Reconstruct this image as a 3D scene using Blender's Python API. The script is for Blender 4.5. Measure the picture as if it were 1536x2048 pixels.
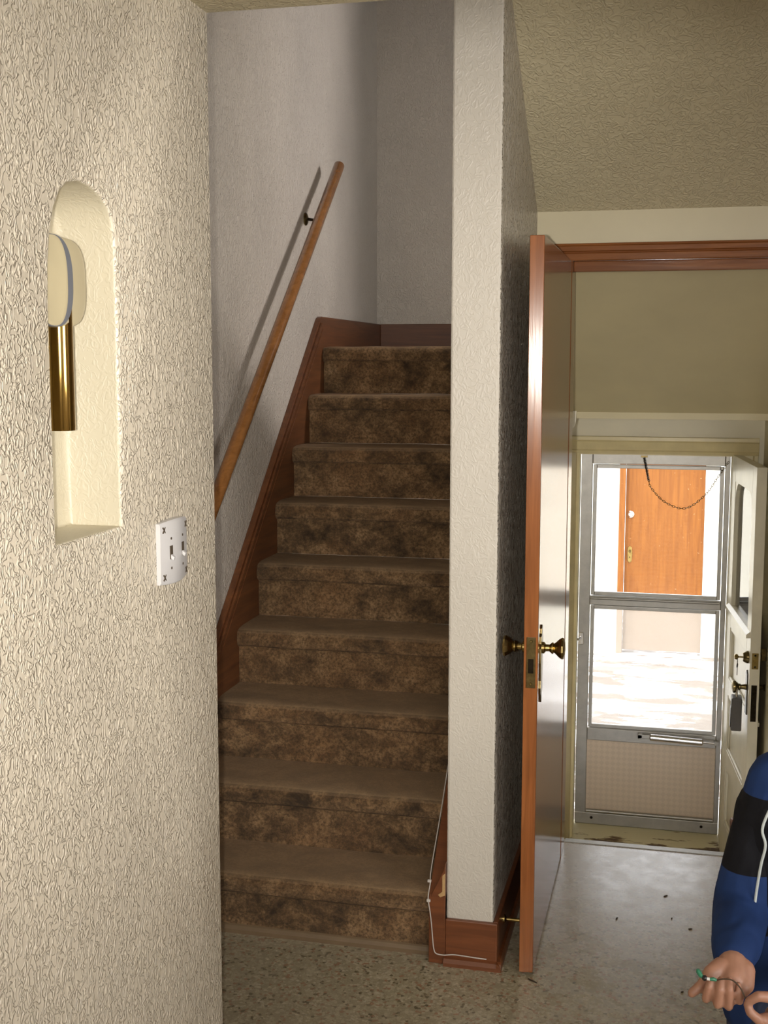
import bpy, bmesh, math, random
from mathutils import Vector, Matrix, noise
random.seed(7)
for o in list(bpy.data.objects): bpy.data.objects.remove(o)
S = bpy.context.scene
C = S.collection

# ------------------------------------------------------------------ camera
cam_d = bpy.data.cameras.new('camera'); cam = bpy.data.objects.new('camera', cam_d); C.objects.link(cam)
cam_d.sensor_fit = 'VERTICAL'; cam_d.sensor_height = 36.0
cam_d.lens = 2447.27 * 36.0 / 2048.0
cam_d.clip_start = 0.02; cam_d.clip_end = 200
PITCH, ROLL, YAW, CAM_H = 0.1213, 0.0011, -0.2343, 1.700
fw = Vector((math.sin(YAW)*math.cos(PITCH), math.cos(YAW)*math.cos(PITCH), -math.sin(PITCH)))
rt = Vector((math.cos(YAW), -math.sin(YAW), 0)); up = rt.cross(fw)
r2 = rt*math.cos(ROLL) + up*math.sin(ROLL); u2 = up*math.cos(ROLL) - rt*math.sin(ROLL)
M4 = Matrix((r2, u2, -fw)).transposed().to_4x4(); M4.translation = Vector((0, 0, CAM_H))
cam.matrix_world = M4
S.camera = cam

# ------------------------------------------------------------------ view, sky, lights
S.view_settings.view_transform = 'Standard'
S.view_settings.look = 'None'
S.view_settings.exposure = 0.0
S.view_settings.gamma = 1.0
S.view_settings.use_curve_mapping = False

W = bpy.data.worlds.new('sky'); S.world = W; W.use_nodes = True
wn = W.node_tree.nodes; wl = W.node_tree.links
bg = wn['Background']; bg.inputs['Color'].default_value = (0.95, 0.97, 1.0, 1); bg.inputs['Strength'].default_value = 4.6

def look_rot(d): return Vector(d).to_track_quat('-Z', 'Y').to_euler()
def area(name, loc, d, sx, sy, power, col):
    l = bpy.data.lights.new(name, 'AREA'); l.shape = 'RECTANGLE'; l.size = sx; l.size_y = sy
    l.energy = power; l.color = col
    o = bpy.data.objects.new(name, l); C.objects.link(o); o.location = loc; o.rotation_euler = look_rot(d)
    return o
# daylight through the window in the wall behind the photographer
area('kitchen_window_daylight', (1.45, -2.28, 1.55), (-0.25, 1, -0.08), 1.3, 1.1, 46, (1.0, 0.97, 0.94))
# fill light, added with its unseen window to brighten the near left wall
area('left_wall_fill_light', (2.58, 0.55, 1.55), (-1, 0.25, -0.05), 1.3, 1.1, 46, (1.0, 0.96, 0.93))
# daylight through the window over the upper flight
area('stair_window_daylight', (1.9, 5.20, 3.30), (-1, -0.05, -0.28), 0.3, 0.45, 60, (1.0, 0.93, 0.90))
# winter sun on the yard between house and garage
sl = bpy.data.lights.new('sun', 'SUN'); sl.energy = 2.4; sl.angle = 0.02; sl.color = (1.0, 0.95, 0.86)
so = bpy.data.objects.new('sun', sl); C.objects.link(so); so.rotation_euler = look_rot((0.30, 0.62, -0.95))
# the camera's own flash, beside the lens
fl = bpy.data.lights.new('camera_flash', 'SPOT'); fl.energy = 245; fl.spot_size = math.radians(59); fl.spot_blend = 1.0
fl.shadow_soft_size = 0.012; fl.color = (1.0, 0.95, 0.86)
fo = bpy.data.objects.new('camera_flash', fl); C.objects.link(fo); fo.location = (-0.05, 0.0, 1.70)
fo.rotation_euler = look_rot((-0.235, 0.966, -0.10))

# ------------------------------------------------------------------ materials
def new_mat(name):
    m = bpy.data.materials.new(name); m.use_nodes = True
    nt = m.node_tree; b = nt.nodes['Principled BSDF']
    return m, nt, b
def nd(nt, typ, **kw):
    n = nt.nodes.new(typ)
    for k, v in kw.items():
        if k.startswith('i_'):
            n.inputs[k[2:].replace('_', ' ')].default_value = v
        else: setattr(n, k, v)
    return n
def objco(nt, scale=(1, 1, 1), rot=(0, 0, 0)):
    tc = nd(nt, 'ShaderNodeTexCoord'); mp = nd(nt, 'ShaderNodeMapping')
    mp.inputs['Scale'].default_value = scale; mp.inputs['Rotation'].default_value = rot
    nt.links.new(tc.outputs['Object'], mp.inputs['Vector'])
    return mp.outputs['Vector']
def ramp(nt, fac, stops, interp='LINEAR'):
    r = nd(nt, 'ShaderNodeValToRGB'); r.color_ramp.interpolation = interp
    e = r.color_ramp.elements
    while len(e) < len(stops): e.new(0.5)
    for i, (p, c) in enumerate(stops):
        e[i].position = p; e[i].color = (c[0], c[1], c[2], 1) if not isinstance(c, (int, float)) else (c, c, c, 1)
    nt.links.new(fac, r.inputs['Fac'])
    return r.outputs['Color']
def noise_n(nt, vec, scale, detail=3, rough=0.5, dist=0.0):
    n = nd(nt, 'ShaderNodeTexNoise'); n.inputs['Scale'].default_value = scale; n.inputs['Detail'].default_value = detail
    n.inputs['Roughness'].default_value = rough; n.inputs['Distortion'].default_value = dist
    nt.links.new(vec, n.inputs['Vector']); return n
def bump(nt, h, strength, dist, b, normal=None):
    bn = nd(nt, 'ShaderNodeBump'); bn.inputs['Strength'].default_value = strength; bn.inputs['Distance'].default_value = dist
    nt.links.new(h, bn.inputs['Height'])
    if normal is not None: nt.links.new(normal, bn.inputs['Normal'])
    nt.links.new(bn.outputs['Normal'], b.inputs['Normal']); return bn.outputs['Normal']
def mixc(nt, fac, a, c, mode='MIX'):
    m = nd(nt, 'ShaderNodeMix', data_type='RGBA', blend_type=mode)
    for s, v in (('Factor', fac), ('A', a), ('B', c)):
        sock = [i for i in m.inputs if i.name == s and (i.type == 'RGBA' if s != 'Factor' else i.type == 'VALUE')][0]
        if isinstance(v, (int, float)): sock.default_value = v
        elif isinstance(v, tuple): sock.default_value = (v[0], v[1], v[2], 1)
        else: nt.links.new(v, sock)
    return [o for o in m.outputs if o.type == 'RGBA'][0]

def stucco(name, col, rough=0.42, scale=58, strength=0.6, dist=0.0045, spec=0.5, grime=0.05, flow=0.8):
    m, nt, b = new_mat(name); v = objco(nt, (1, 1, 0.75))
    n1 = noise_n(nt, v, scale, 1.2, 0.4, 1.4)
    # ridges where the noise crosses its middle value: trowel curls
    a = nd(nt, 'ShaderNodeMath', operation='SUBTRACT'); nt.links.new(n1.outputs['Fac'], a.inputs[0]); a.inputs[1].default_value = 0.5
    a2 = nd(nt, 'ShaderNodeMath', operation='ABSOLUTE'); nt.links.new(a.outputs[0], a2.inputs[0])
    rg = ramp(nt, a2.outputs[0], [(0.0, 1.0), (0.045, 0.75), (0.11, 0.0)], 'EASE')
    n2 = noise_n(nt, v, scale*0.55, 2, 0.5, 0.6)
    ad = nd(nt, 'ShaderNodeMath', operation='MULTIPLY_ADD'); nt.links.new(n2.outputs['Fac'], ad.inputs[0]); ad.inputs[1].default_value = flow
    nt.links.new(rg, ad.inputs[2])
    bump(nt, ad.outputs[0], strength, dist, b)
    n3 = noise_n(nt, v, 1.6, 4, 0.6)
    dk = tuple(c*(1-grime*2.2) for c in col)
    nt.links.new(ramp(nt, n3.outputs['Fac'], [(0.3, dk), (0.6, col)]), b.inputs['Base Color'])
    b.inputs['Roughness'].default_value = rough; b.inputs['Specular IOR Level'].default_value = spec
    return m
def wood(name, dark, light, rough=0.3, axis='z', coat=0.0, spec=0.5, scale=1.0, wear=0.0):
    m, nt, b = new_mat(name)
    st = {'x': (1.2, 22, 22), 'y': (22, 1.2, 22), 'z': (22, 22, 1.2)}[axis]
    v = objco(nt, tuple(s*scale for s in st))
    n1 = noise_n(nt, v, 2.2, 5, 0.62, 0.8)
    n2 = noise_n(nt, objco(nt), 3.0, 3, 0.5)
    c = ramp(nt, n1.outputs['Fac'], [(0.3, dark), (0.7, light)])
    c = mixc(nt, ramp(nt, n2.outputs['Fac'], [(0.35, 0.0), (0.7, 0.35)]), c, tuple(x*0.72 for x in dark))
    if wear:
        n3 = noise_n(nt, objco(nt), 60, 4, 0.6)
        c = mixc(nt, ramp(nt, n3.outputs['Fac'], [(0.70, 0.0), (0.74, wear)]), c, tuple(min(1, x*2.2) for x in light))
    nt.links.new(c, b.inputs['Base Color'])
    bump(nt, n1.outputs['Fac'], 0.08, 0.002, b)
    b.inputs['Roughness'].default_value = rough; b.inputs['Coat Weight'].default_value = coat; b.inputs['Coat Roughness'].default_value = 0.12
    b.inputs['Specular IOR Level'].default_value = spec
    return m
def plain(name, col, rough=0.5, metal=0.0, spec=0.5, var=0.08, nscale=12, bumps=0.0, coat=0.0, bscale=300):
    m, nt, b = new_mat(name); n = noise_n(nt, objco(nt), nscale, 4, 0.6)
    d = tuple(c*(1-var*2) for c in col); l = tuple(min(1, c*(1+var)) for c in col)
    nt.links.new(ramp(nt, n.outputs['Fac'], [(0.3, d), (0.7, l)]), b.inputs['Base Color'])
    b.inputs['Roughness'].default_value = rough; b.inputs['Metallic'].default_value = metal
    b.inputs['Specular IOR Level'].default_value = spec; b.inputs['Coat Weight'].default_value = coat
    if bumps:
        n2 = noise_n(nt, objco(nt), bscale, 2); bump(nt, n2.outputs['Fac'], bumps, 0.002, b)
    return m
def carpet_mat():
    m, nt, b = new_mat('mottled_carpet'); v = objco(nt)
    n1 = noise_n(nt, objco(nt, (0.8, 1, 1)), 13, 6, 0.72, 0.3)
    n2 = noise_n(nt, v, 110, 3, 0.75)
    n4 = noise_n(nt, v, 3.2, 3, 0.6)
    c = ramp(nt, n1.outputs['Fac'], [(0.34, (0.045, 0.026, 0.012)), (0.46, (0.155, 0.088, 0.039)), (0.57, (0.29, 0.172, 0.080)), (0.74, (0.44, 0.275, 0.138))])
    c = mixc(nt, ramp(nt, n4.outputs['Fac'], [(0.45, 0.0), (0.7, 0.40)]), c, (0.30, 0.145, 0.055))
    c = mixc(nt, ramp(nt, n2.outputs['Fac'], [(0.36, 0.75), (0.60, 0.0)]), c, (0.05, 0.030, 0.013))
    # upward-facing carpet is mixed towards a flatter, lighter brown
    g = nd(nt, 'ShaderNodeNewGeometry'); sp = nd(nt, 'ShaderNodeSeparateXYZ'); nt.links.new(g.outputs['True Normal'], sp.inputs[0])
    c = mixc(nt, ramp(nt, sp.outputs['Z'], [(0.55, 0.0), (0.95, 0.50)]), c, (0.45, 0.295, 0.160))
    nt.links.new(c, b.inputs['Base Color'])
    b.inputs['Roughness'].default_value = 0.95; b.inputs['Specular IOR Level'].default_value = 0.1
    b.inputs['Sheen Weight'].default_value = 0.08; b.inputs['Sheen Roughness'].default_value = 0.6
    n3 = noise_n(nt, v, 330, 3, 0.7)
    bump(nt, n3.outputs['Fac'], 0.9, 0.006, b)
    return m
def terrazzo():
    m, nt, b = new_mat('speckled_vinyl'); v = objco(nt)
    vo = nd(nt, 'ShaderNodeTexVoronoi'); vo.inputs['Scale'].default_value = 118; nt.links.new(v, vo.inputs['Vector'])
    sp = nd(nt, 'ShaderNodeSeparateColor'); nt.links.new(vo.outputs['Color'], sp.inputs['Color'])
    c = ramp(nt, sp.outputs['Red'], [(0.0, (0.33, 0.285, 0.185)), (0.35, (0.40, 0.35, 0.235)), (0.62, (0.46, 0.40, 0.28)), (0.82, (0.31, 0.180, 0.105)), (0.90, (0.14, 0.115, 0.065)), (0.95, (0.36, 0.31, 0.20))], 'CONSTANT')
    e = nd(nt, 'ShaderNodeTexVoronoi', feature='DISTANCE_TO_EDGE'); e.inputs['Scale'].default_value = 118; nt.links.new(v, e.inputs['Vector'])
    c = mixc(nt, ramp(nt, e.outputs['Distance'], [(0.0, 0.5), (0.10, 0.0)]), c, (0.21, 0.165, 0.11))
    n = noise_n(nt, v, 2.3, 4, 0.6)
    c = mixc(nt, ramp(nt, n.outputs['Fac'], [(0.40, 0.0), (0.75, 0.35)]), c, (0.30, 0.26, 0.20))
    # scuffed path; doorway light is also painted in, paler towards the entry
    sx = nd(nt, 'ShaderNodeSeparateXYZ'); nt.links.new(v, sx.inputs[0])
    n5 = noise_n(nt, objco(nt, (3, 14, 1)), 2.0, 5, 0.65)
    ad = nd(nt, 'ShaderNodeMath', operation='MULTIPLY_ADD'); nt.links.new(n5.outputs['Fac'], ad.inputs[0]); ad.inputs[1].default_value = 0.9; nt.links.new(sx.outputs['Y'], ad.inputs[2])
    c = mixc(nt, ramp(nt, ad.outputs[0], [(0.0, 0.0), (1.0, 1.0)]) if False else wear_light_fac(nt, ad.outputs[0]), c, (0.58, 0.51, 0.44))
    nt.links.new(c, b.inputs['Base Color'])
    n6 = noise_n(nt, v, 9, 4, 0.7)
    nt.links.new(ramp(nt, n6.outputs['Fac'], [(0.3, 0.20), (0.7, 0.36)]), b.inputs['Roughness']); b.inputs['Specular IOR Level'].default_value = 0.6
    n7 = noise_n(nt, v, 26, 2)
    bump(nt, n7.outputs['Fac'], 0.06, 0.004, b)
    return m
def wear_light_fac(nt, s):
    mr = nd(nt, 'ShaderNodeMapRange'); mr.inputs['From Min'].default_value = 3.7; mr.inputs['From Max'].default_value = 4.45
    mr.inputs['To Min'].default_value = 0.0; mr.inputs['To Max'].default_value = 0.7
    nt.links.new(s, mr.inputs['Value']); return mr.outputs['Result']
def glass_mat(name, tint=(1, 1, 1), haze=0.0):
    m = bpy.data.materials.new(name); m.use_nodes = True; nt = m.node_tree; nt.nodes.clear()
    out = nd(nt, 'ShaderNodeOutputMaterial'); tr = nd(nt, 'ShaderNodeBsdfTransparent'); tr.inputs[0].default_value = (*tint, 1)
    gl = nd(nt, 'ShaderNodeBsdfGlossy'); gl.inputs['Roughness'].default_value = 0.02
    fr = nd(nt, 'ShaderNodeFresnel'); fr.inputs['IOR'].default_value = 1.45
    mx = nd(nt, 'ShaderNodeMixShader'); nt.links.new(fr.outputs[0], mx.inputs[0]); nt.links.new(tr.outputs[0], mx.inputs[1]); nt.links.new(gl.outputs[0], mx.inputs[2])
    last = mx
    if haze:
        di = nd(nt, 'ShaderNodeBsdfDiffuse'); di.inputs[0].default_value = (0.9, 0.9, 0.88, 1)
        tl = nd(nt, 'ShaderNodeBsdfTranslucent'); tl.inputs[0].default_value = (0.9, 0.9, 0.88, 1)
        m2 = nd(nt, 'ShaderNodeMixShader'); m2.inputs[0].default_value = 0.6; nt.links.new(di.outputs[0], m2.inputs[1]); nt.links.new(tl.outputs[0], m2.inputs[2])
        m3 = nd(nt, 'ShaderNodeMixShader'); m3.inputs[0].default_value = haze; nt.links.new(mx.outputs[0], m3.inputs[1]); nt.links.new(m2.outputs[0], m3.inputs[2]); last = m3
    nt.links.new(last.outputs[0], out.inputs[0]); return m

MT = {}
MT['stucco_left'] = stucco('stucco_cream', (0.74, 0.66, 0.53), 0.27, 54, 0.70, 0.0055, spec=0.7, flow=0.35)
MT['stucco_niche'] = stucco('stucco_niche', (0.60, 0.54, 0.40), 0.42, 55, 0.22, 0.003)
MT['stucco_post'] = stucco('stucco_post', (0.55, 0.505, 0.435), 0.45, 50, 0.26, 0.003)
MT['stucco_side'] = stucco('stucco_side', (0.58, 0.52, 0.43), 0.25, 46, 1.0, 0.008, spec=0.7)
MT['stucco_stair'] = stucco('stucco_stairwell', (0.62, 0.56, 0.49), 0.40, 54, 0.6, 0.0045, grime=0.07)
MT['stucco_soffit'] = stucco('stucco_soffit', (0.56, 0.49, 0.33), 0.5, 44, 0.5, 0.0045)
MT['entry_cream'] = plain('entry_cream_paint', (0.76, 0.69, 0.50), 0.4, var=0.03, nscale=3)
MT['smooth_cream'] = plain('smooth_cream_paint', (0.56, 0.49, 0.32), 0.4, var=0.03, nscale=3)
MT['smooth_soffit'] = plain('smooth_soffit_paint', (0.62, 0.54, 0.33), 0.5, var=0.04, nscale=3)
MT['yellow_paint'] = plain('yellowed_cream_gloss_paint', (0.76, 0.64, 0.35), 0.28, var=0.06, nscale=8)
MT['white_paint'] = plain('old_white_door_paint', (0.86, 0.80, 0.64), 0.32, var=0.05, nscale=8)
MT['trim_wood'] = wood('red_brown_trim', (0.16, 0.050, 0.014), (0.31, 0.112, 0.032), 0.15, 'x', coat=0.0, spec=0.4)
MT['trim_wood_y'] = wood('red_brown_trim_y', (0.085, 0.029, 0.011), (0.18, 0.066, 0.023), 0.40, 'y', coat=0.05)
MT['landing_wood'] = wood('dark_landing_trim', (0.085, 0.029, 0.011), (0.17, 0.060, 0.021), 0.42, 'x', coat=0.0)
MT['base_wood'] = wood('red_brown_baseboard', (0.11, 0.034, 0.012), (0.20, 0.064, 0.021), 0.35, 'x', coat=0.15, wear=0.35)
MT['door_wood'] = wood('varnished_door_face', (0.16, 0.060, 0.020), (0.26, 0.105, 0.038), 0.19, 'z', coat=0.0, spec=0.5)
MT['door_edge'] = wood('varnished_door_edge', (0.20, 0.066, 0.020), (0.34, 0.120, 0.036), 0.18, 'z', coat=0.0, spec=0.35)
MT['rail_wood'] = wood('honey_handrail', (0.22, 0.085, 0.022), (0.36, 0.155, 0.045), 0.25, 'y', coat=0.5)
MT['bare_wood'] = plain('bare_splintered_wood', (0.45, 0.28, 0.12), 0.8, nscale=60)
MT['carpet'] = carpet_mat()
MT['floor'] = terrazzo()
MT['brass'] = plain('aged_brass', (0.42, 0.31, 0.12), 0.25, 1.0, var=0.15, nscale=40)
MT['brass_tube'] = plain('polished_brass', (0.42, 0.27, 0.08), 0.10, 1.0, var=0.03, nscale=6)
MT['dark_brass'] = plain('dark_tarnished_brass', (0.20, 0.15, 0.065), 0.3, 1.0, var=0.2, nscale=60)
MT['bronze'] = plain('blackened_bronze', (0.035, 0.027, 0.018), 0.35, 1.0, var=0.2, nscale=60)
MT['alu'] = plain('dull_aluminium', (0.44, 0.425, 0.40), 0.45, 1.0, var=0.06, nscale=20)
MT['alu_bright'] = plain('bright_aluminium', (0.80, 0.78, 0.78), 0.2, 1.0, var=0.03, nscale=20)
MT['glass'] = glass_mat('window_glass')
MT['glass_low'] = glass_mat('dirty_window_glass', haze=0.10)
MT['white_plastic'] = plain('white_switch_plastic', (0.60, 0.585, 0.585), 0.3, var=0.015, nscale=5)
MT['dark_mark'] = plain('dark_bronze_mark', (0.08, 0.06, 0.04), 0.5)
MT['chime_cream'] = plain('cream_chime_plastic', (0.58, 0.50, 0.32), 0.35, var=0.02, nscale=5)
MT['chime_grey'] = plain('blue_grey_band', (0.17, 0.18, 0.21), 0.4, var=0.04)
MT['wire'] = plain('dirty_white_wire', (0.52, 0.47, 0.42), 0.5)
MT['shoe_vinyl'] = plain('olive_brown_strip', (0.16, 0.105, 0.055), 0.6)
MT['lockbox'] = plain('grey_lockbox', (0.11, 0.10, 0.095), 0.5, var=0.06)
MT['debris'] = plain('dry_leaf_crumb', (0.05, 0.03, 0.015), 0.8)
MT['ceiling'] = stucco('ceiling_paint', (0.66, 0.62, 0.55), 0.6, 50, 0.4, 0.003)
MT['garage_wall'] = plain('white_garage_stucco', (0.88, 0.86, 0.78), 0.8, var=0.03, nscale=3)

def garage_door_mat():
    m, nt, b = new_mat('weathered_orange_plywood')
    n1 = noise_n(nt, objco(nt, (16, 16, 1.0)), 2.0, 5, 0.65, 0.7)
    c = ramp(nt, n1.outputs['Fac'], [(0.3, (0.20, 0.062, 0.007)), (0.7, (0.30, 0.106, 0.014))])
    v = objco(nt); sx = nd(nt, 'ShaderNodeSeparateXYZ'); nt.links.new(v, sx.inputs[0])
    # lower third has weathered to bare grey
    n2 = noise_n(nt, objco(nt, (3, 3, 1)), 3, 4, 0.6)
    ad = nd(nt, 'ShaderNodeMath', operation='MULTIPLY_ADD'); nt.links.new(n2.outputs['Fac'], ad.inputs[0]); ad.inputs[1].default_value = 0.12; nt.links.new(sx.outputs['Z'], ad.inputs[2])
    mr = nd(nt, 'ShaderNodeMapRange'); mr.inputs['From Min'].default_value = 0.66; mr.inputs['From Max'].default_value = 0.56; mr.inputs['To Min'].default_value = 0; mr.inputs['To Max'].default_value = 0.9
    nt.links.new(ad.outputs[0], mr.inputs['Value'])
    c = mixc(nt, mr.outputs['Result'], c, (0.27, 0.22, 0.175))
    n3 = noise_n(nt, objco(nt), 45, 3, 0.6)
    c = mixc(nt, ramp(nt, n3.outputs['Fac'], [(0.70, 0.0), (0.76, 0.6)]), c, (0.75, 0.55, 0.35))
    nt.links.new(c, b.inputs['Base Color']); b.inputs['Roughness'].default_value = 0.55
    return m
MT['garage_door'] = garage_door_mat()
def snow_mat():
    m, nt, b = new_mat('snow_and_concrete'); v = objco(nt, (1, 2.2, 1))
    n1 = noise_n(nt, v, 1.5, 6, 0.66, 0.3)
    c = ramp(nt, n1.outputs['Fac'], [(0.45, (0.20, 0.165, 0.14)), (0.49, (0.27, 0.235, 0.205)), (0.515, (0.93, 0.93, 0.95))])
    nt.links.new(c, b.inputs['Base Color']); b.inputs['Roughness'].default_value = 0.75
    bump(nt, n1.outputs['Fac'], 0.4, 0.03, b); return m
MT['snow'] = snow_mat()
def kick_mat():
    m, nt, b = new_mat('embossed_kick_panel'); v = objco(nt, (1, 1, 1), (0, math.radians(45), 0))
    ck = nd(nt, 'ShaderNodeTexChecker'); ck.inputs['Scale'].default_value = 48; nt.links.new(v, ck.inputs['Vector'])
    n = noise_n(nt, objco(nt), 7, 3)
    c = mixc(nt, ramp(nt, ck.outputs['Fac'], [(0, 0.0), (1, 0.35)]), (0.80, 0.66, 0.53), (0.64, 0.52, 0.41))
    nt.links.new(c, b.inputs['Base Color']); b.inputs['Roughness'].default_value = 0.42; b.inputs['Metallic'].default_value = 0.0
    bump(nt, ck.outputs['Fac'], 0.25, 0.001, b); return m
MT['kick'] = kick_mat()
def sill_mat():
    m, nt, b = new_mat('worn_yellow_sill'); v = objco(nt, (2.0, 9, 9))
    n = noise_n(nt, v, 2.6, 5, 0.65)
    sx = nd(nt, 'ShaderNodeSeparateXYZ'); nt.links.new(objco(nt), sx.inputs[0])
    mr = nd(nt, 'ShaderNodeMapRange'); mr.inputs['From Min'].default_value = 6.21; mr.inputs['From Max'].default_value = 6.36; mr.inputs['To Min'].default_value = 0.0; mr.inputs['To Max'].default_value = 0.16
    nt.links.new(sx.outputs['Y'], mr.inputs['Value'])
    ad = nd(nt, 'ShaderNodeMath', operation='ADD'); nt.links.new(n.outputs['Fac'], ad.inputs[0]); nt.links.new(mr.outputs['Result'], ad.inputs[1])
    c = ramp(nt, ad.outputs[0], [(0.44, (0.12, 0.06, 0.028)), (0.49, (0.32, 0.24, 0.11)), (0.53, (0.80, 0.73, 0.50))])
    nt.links.new(c, b.inputs['Base Color']); b.inputs['Roughness'].default_value = 0.5; return m
MT['sill'] = sill_mat()

# ------------------------------------------------------------------ mesh helpers
class MB:
    def __init__(s): s.v = []; s.f = []
    def add(s, vs, fs):
        n = len(s.v); s.v += [Vector(q) for q in vs]; s.f += [[n+i for i in f] for f in fs]; return s
    def box(s, x0, x1, y0, y1, z0, z1):
        return s.add([(x0,y0,z0),(x1,y0,z0),(x1,y1,z0),(x0,y1,z0),(x0,y0,z1),(x1,y0,z1),(x1,y1,z1),(x0,y1,z1)],
                     [[0,3,2,1],[4,5,6,7],[0,1,5,4],[1,2,6,5],[2,3,7,6],[3,0,4,7]])
    def prism(s, poly, axis, a0, a1):
        def P(u, w, a): return {'x': (a, u, w), 'y': (u, a, w), 'z': (u, w, a)}[axis]
        n = len(poly); vs = [P(u, w, a0) for u, w in poly] + [P(u, w, a1) for u, w in poly]
        fs = [list(range(n))[::-1], list(range(n, 2*n))] + [[i, (i+1) % n, n+(i+1) % n, n+i] for i in range(n)]
        return s.add(vs, fs)
    def tube(s, path, r, n=12, caps=True):
        path = [Vector(q) for q in path]; m = len(path)
        rs = r if isinstance(r, (list, tuple)) else [r]*m
        vs = []; prev = None
        for i, q in enumerate(path):
            t = (path[min(i+1, m-1)] - path[max(i-1, 0)]).normalized()
            if prev is None:
                a = Vector((0, 0, 1)) if abs(t.z) < 0.9 else Vector((1, 0, 0)); u = t.cross(a).normalized()
            else: u = (prev - t*prev.dot(t)).normalized()
            prev = u; w = t.cross(u)
            for k in range(n):
                th = 2*math.pi*k/n; vs.append(q + (u*math.cos(th) + w*math.sin(th))*rs[i])
        fs = [[i*n+k, i*n+(k+1) % n, (i+1)*n+(k+1) % n, (i+1)*n+k] for i in range(m-1) for k in range(n)]
        if caps: fs += [list(range(n))[::-1], list(range((m-1)*n, m*n))]
        return s.add(vs, fs)
    def lathe(s, prof, org, axis, n=20, phase=0.0):
        org = Vector(org); ax = Vector(axis).normalized()
        a = Vector((0, 0, 1)) if abs(ax.z) < 0.9 else Vector((1, 0, 0)); u = ax.cross(a).normalized(); w = ax.cross(u)
        vs = []
        for r, h in prof:
            for k in range(n):
                th = 2*math.pi*k/n + phase; vs.append(org + ax*h + (u*math.cos(th)+w*math.sin(th))*max(r, 1e-5))
        m = len(prof)
        fs = [[i*n+k, i*n+(k+1) % n, (i+1)*n+(k+1) % n, (i+1)*n+k] for i in range(m-1) for k in range(n)]
        fs += [list(range(n))[::-1], list(range((m-1)*n, m*n))]
        return s.add(vs, fs)
    def sphere(s, c, r, n=12, sc=(1, 1, 1)):
        c = Vector(c); vs = []; rings = n//2
        for i in range(rings+1):
            ph = math.pi*i/rings
            for k in range(n):
                th = 2*math.pi*k/n
                vs.append(c + Vector((math.sin(ph)*math.cos(th)*r*sc[0], math.sin(ph)*math.sin(th)*r*sc[1], math.cos(ph)*r*sc[2])))
        fs = [[i*n+k, (i+1)*n+k, (i+1)*n+(k+1) % n, i*n+(k+1) % n] for i in range(rings) for k in range(n)]
        return s.add(vs, fs)
    def build(s, name, mat, parent=None, bevel=0.0, smooth=False, local=False, seg=2):
        me = bpy.data.meshes.new(name)
        off = Vector((0, 0, 0))
        if parent is not None and not local: off = wloc(parent)
        me.from_pydata([tuple(q-off) for q in s.v], [], s.f)
        bm = bmesh.new(); bm.from_mesh(me); bmesh.ops.remove_doubles(bm, verts=bm.verts, dist=1e-6)
        bmesh.ops.recalc_face_normals(bm, faces=bm.faces); bm.to_mesh(me); bm.free()
        if smooth:
            me.shade_smooth()
            try: me.set_sharp_from_angle(angle=math.radians(38))
            except Exception: pass
        me.materials.append(MT[mat] if isinstance(mat, str) else mat)
        o = bpy.data.objects.new(name, me); C.objects.link(o)
        if parent is not None: o.parent = parent
        if bevel:
            b = o.modifiers.new('bevel', 'BEVEL'); b.width = bevel; b.segments = seg; b.limit_method = 'ANGLE'; b.angle_limit = math.radians(40)
        return o
def wloc(o):
    v = Vector((0, 0, 0))
    while o is not None: v += Vector(o.location); o = o.parent
    return v
def tag(o, label=None, cat=None, group=None, kind=None):
    if label: o['label'] = label
    if cat: o['category'] = cat
    if group: o['group'] = group
    if kind: o['kind'] = kind
    return o
def thing(name, label, cat, loc=(0, 0, 0), rotz=0.0, kind=None, group=None):
    o = bpy.data.objects.new(name, None); C.objects.link(o); o.location = loc; o.rotation_euler = (0, 0, rotz)
    o.empty_display_size = 0.1
    return tag(o, label, cat, group, kind)
def struct(o, label, cat): return tag(o, label, cat, kind='structure')

# ------------------------------------------------------------------ dimensions
XLW = -1.03          # face of the near left wall
YLW = 2.64           # where it ends
XSW = -1.487         # stairwell left wall
DX0, DX1, DY0 = -0.597, -0.463, 3.27   # dividing wall and its front face
RISE, RUN, Y1 = 0.1964, 0.2156, 3.270
ZL = 9*RISE
YE = 4.10            # inner entry wall face
YD = 6.25            # outer wall inner face
ZD = -0.80           # side-entry landing level
XR = 0.76            # right wall of alcove
CEIL = 2.75
def nose_line(y): return RISE + (y-Y1)*RISE/RUN
def soff(y): return 2.19 - (y-4.10)*0.71

# ------------------------------------------------------------------ floor
m = MB(); m.box(-1.62, 2.62, -2.3, 4.10, -0.2, 0.0); m.box(DX1, 0.60, 4.10, 4.262, -0.2, 0.0)
struct(m.build('floor', 'floor'), 'speckled beige vinyl kitchen floor with red and brown flecks', 'floor')
m = MB(); m.prism([(4.236, 0.003), (4.262, 0.005), (4.272, 0.000), (4.272, -0.03), (4.262, -0.03), (4.262, 0.0005), (4.236, 0.0005)], 'x', -0.345, 0.489)
struct(m.build('trim_1', 'alu'), 'thin metal edge strip where the kitchen floor drops to the side entry', 'edge strip')
m = MB()
for k in range(4):
    m.box(-0.558, 0.418, 4.262+0.22*k, 4.262+0.22*(k+1), -0.2*(k+1)-0.15, -0.2*(k+1))
st = m.build('entry_steps', 'floor'); tag(st, 'short flight of steps dropping to the side entry landing', 'steps')
m = MB(); m.box(-0.558, 0.418, 5.142, 6.25, ZD-0.15, ZD)
struct(m.build('floor_entry', 'floor'), 'lower side-entry landing floor inside the storm door', 'floor')

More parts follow.
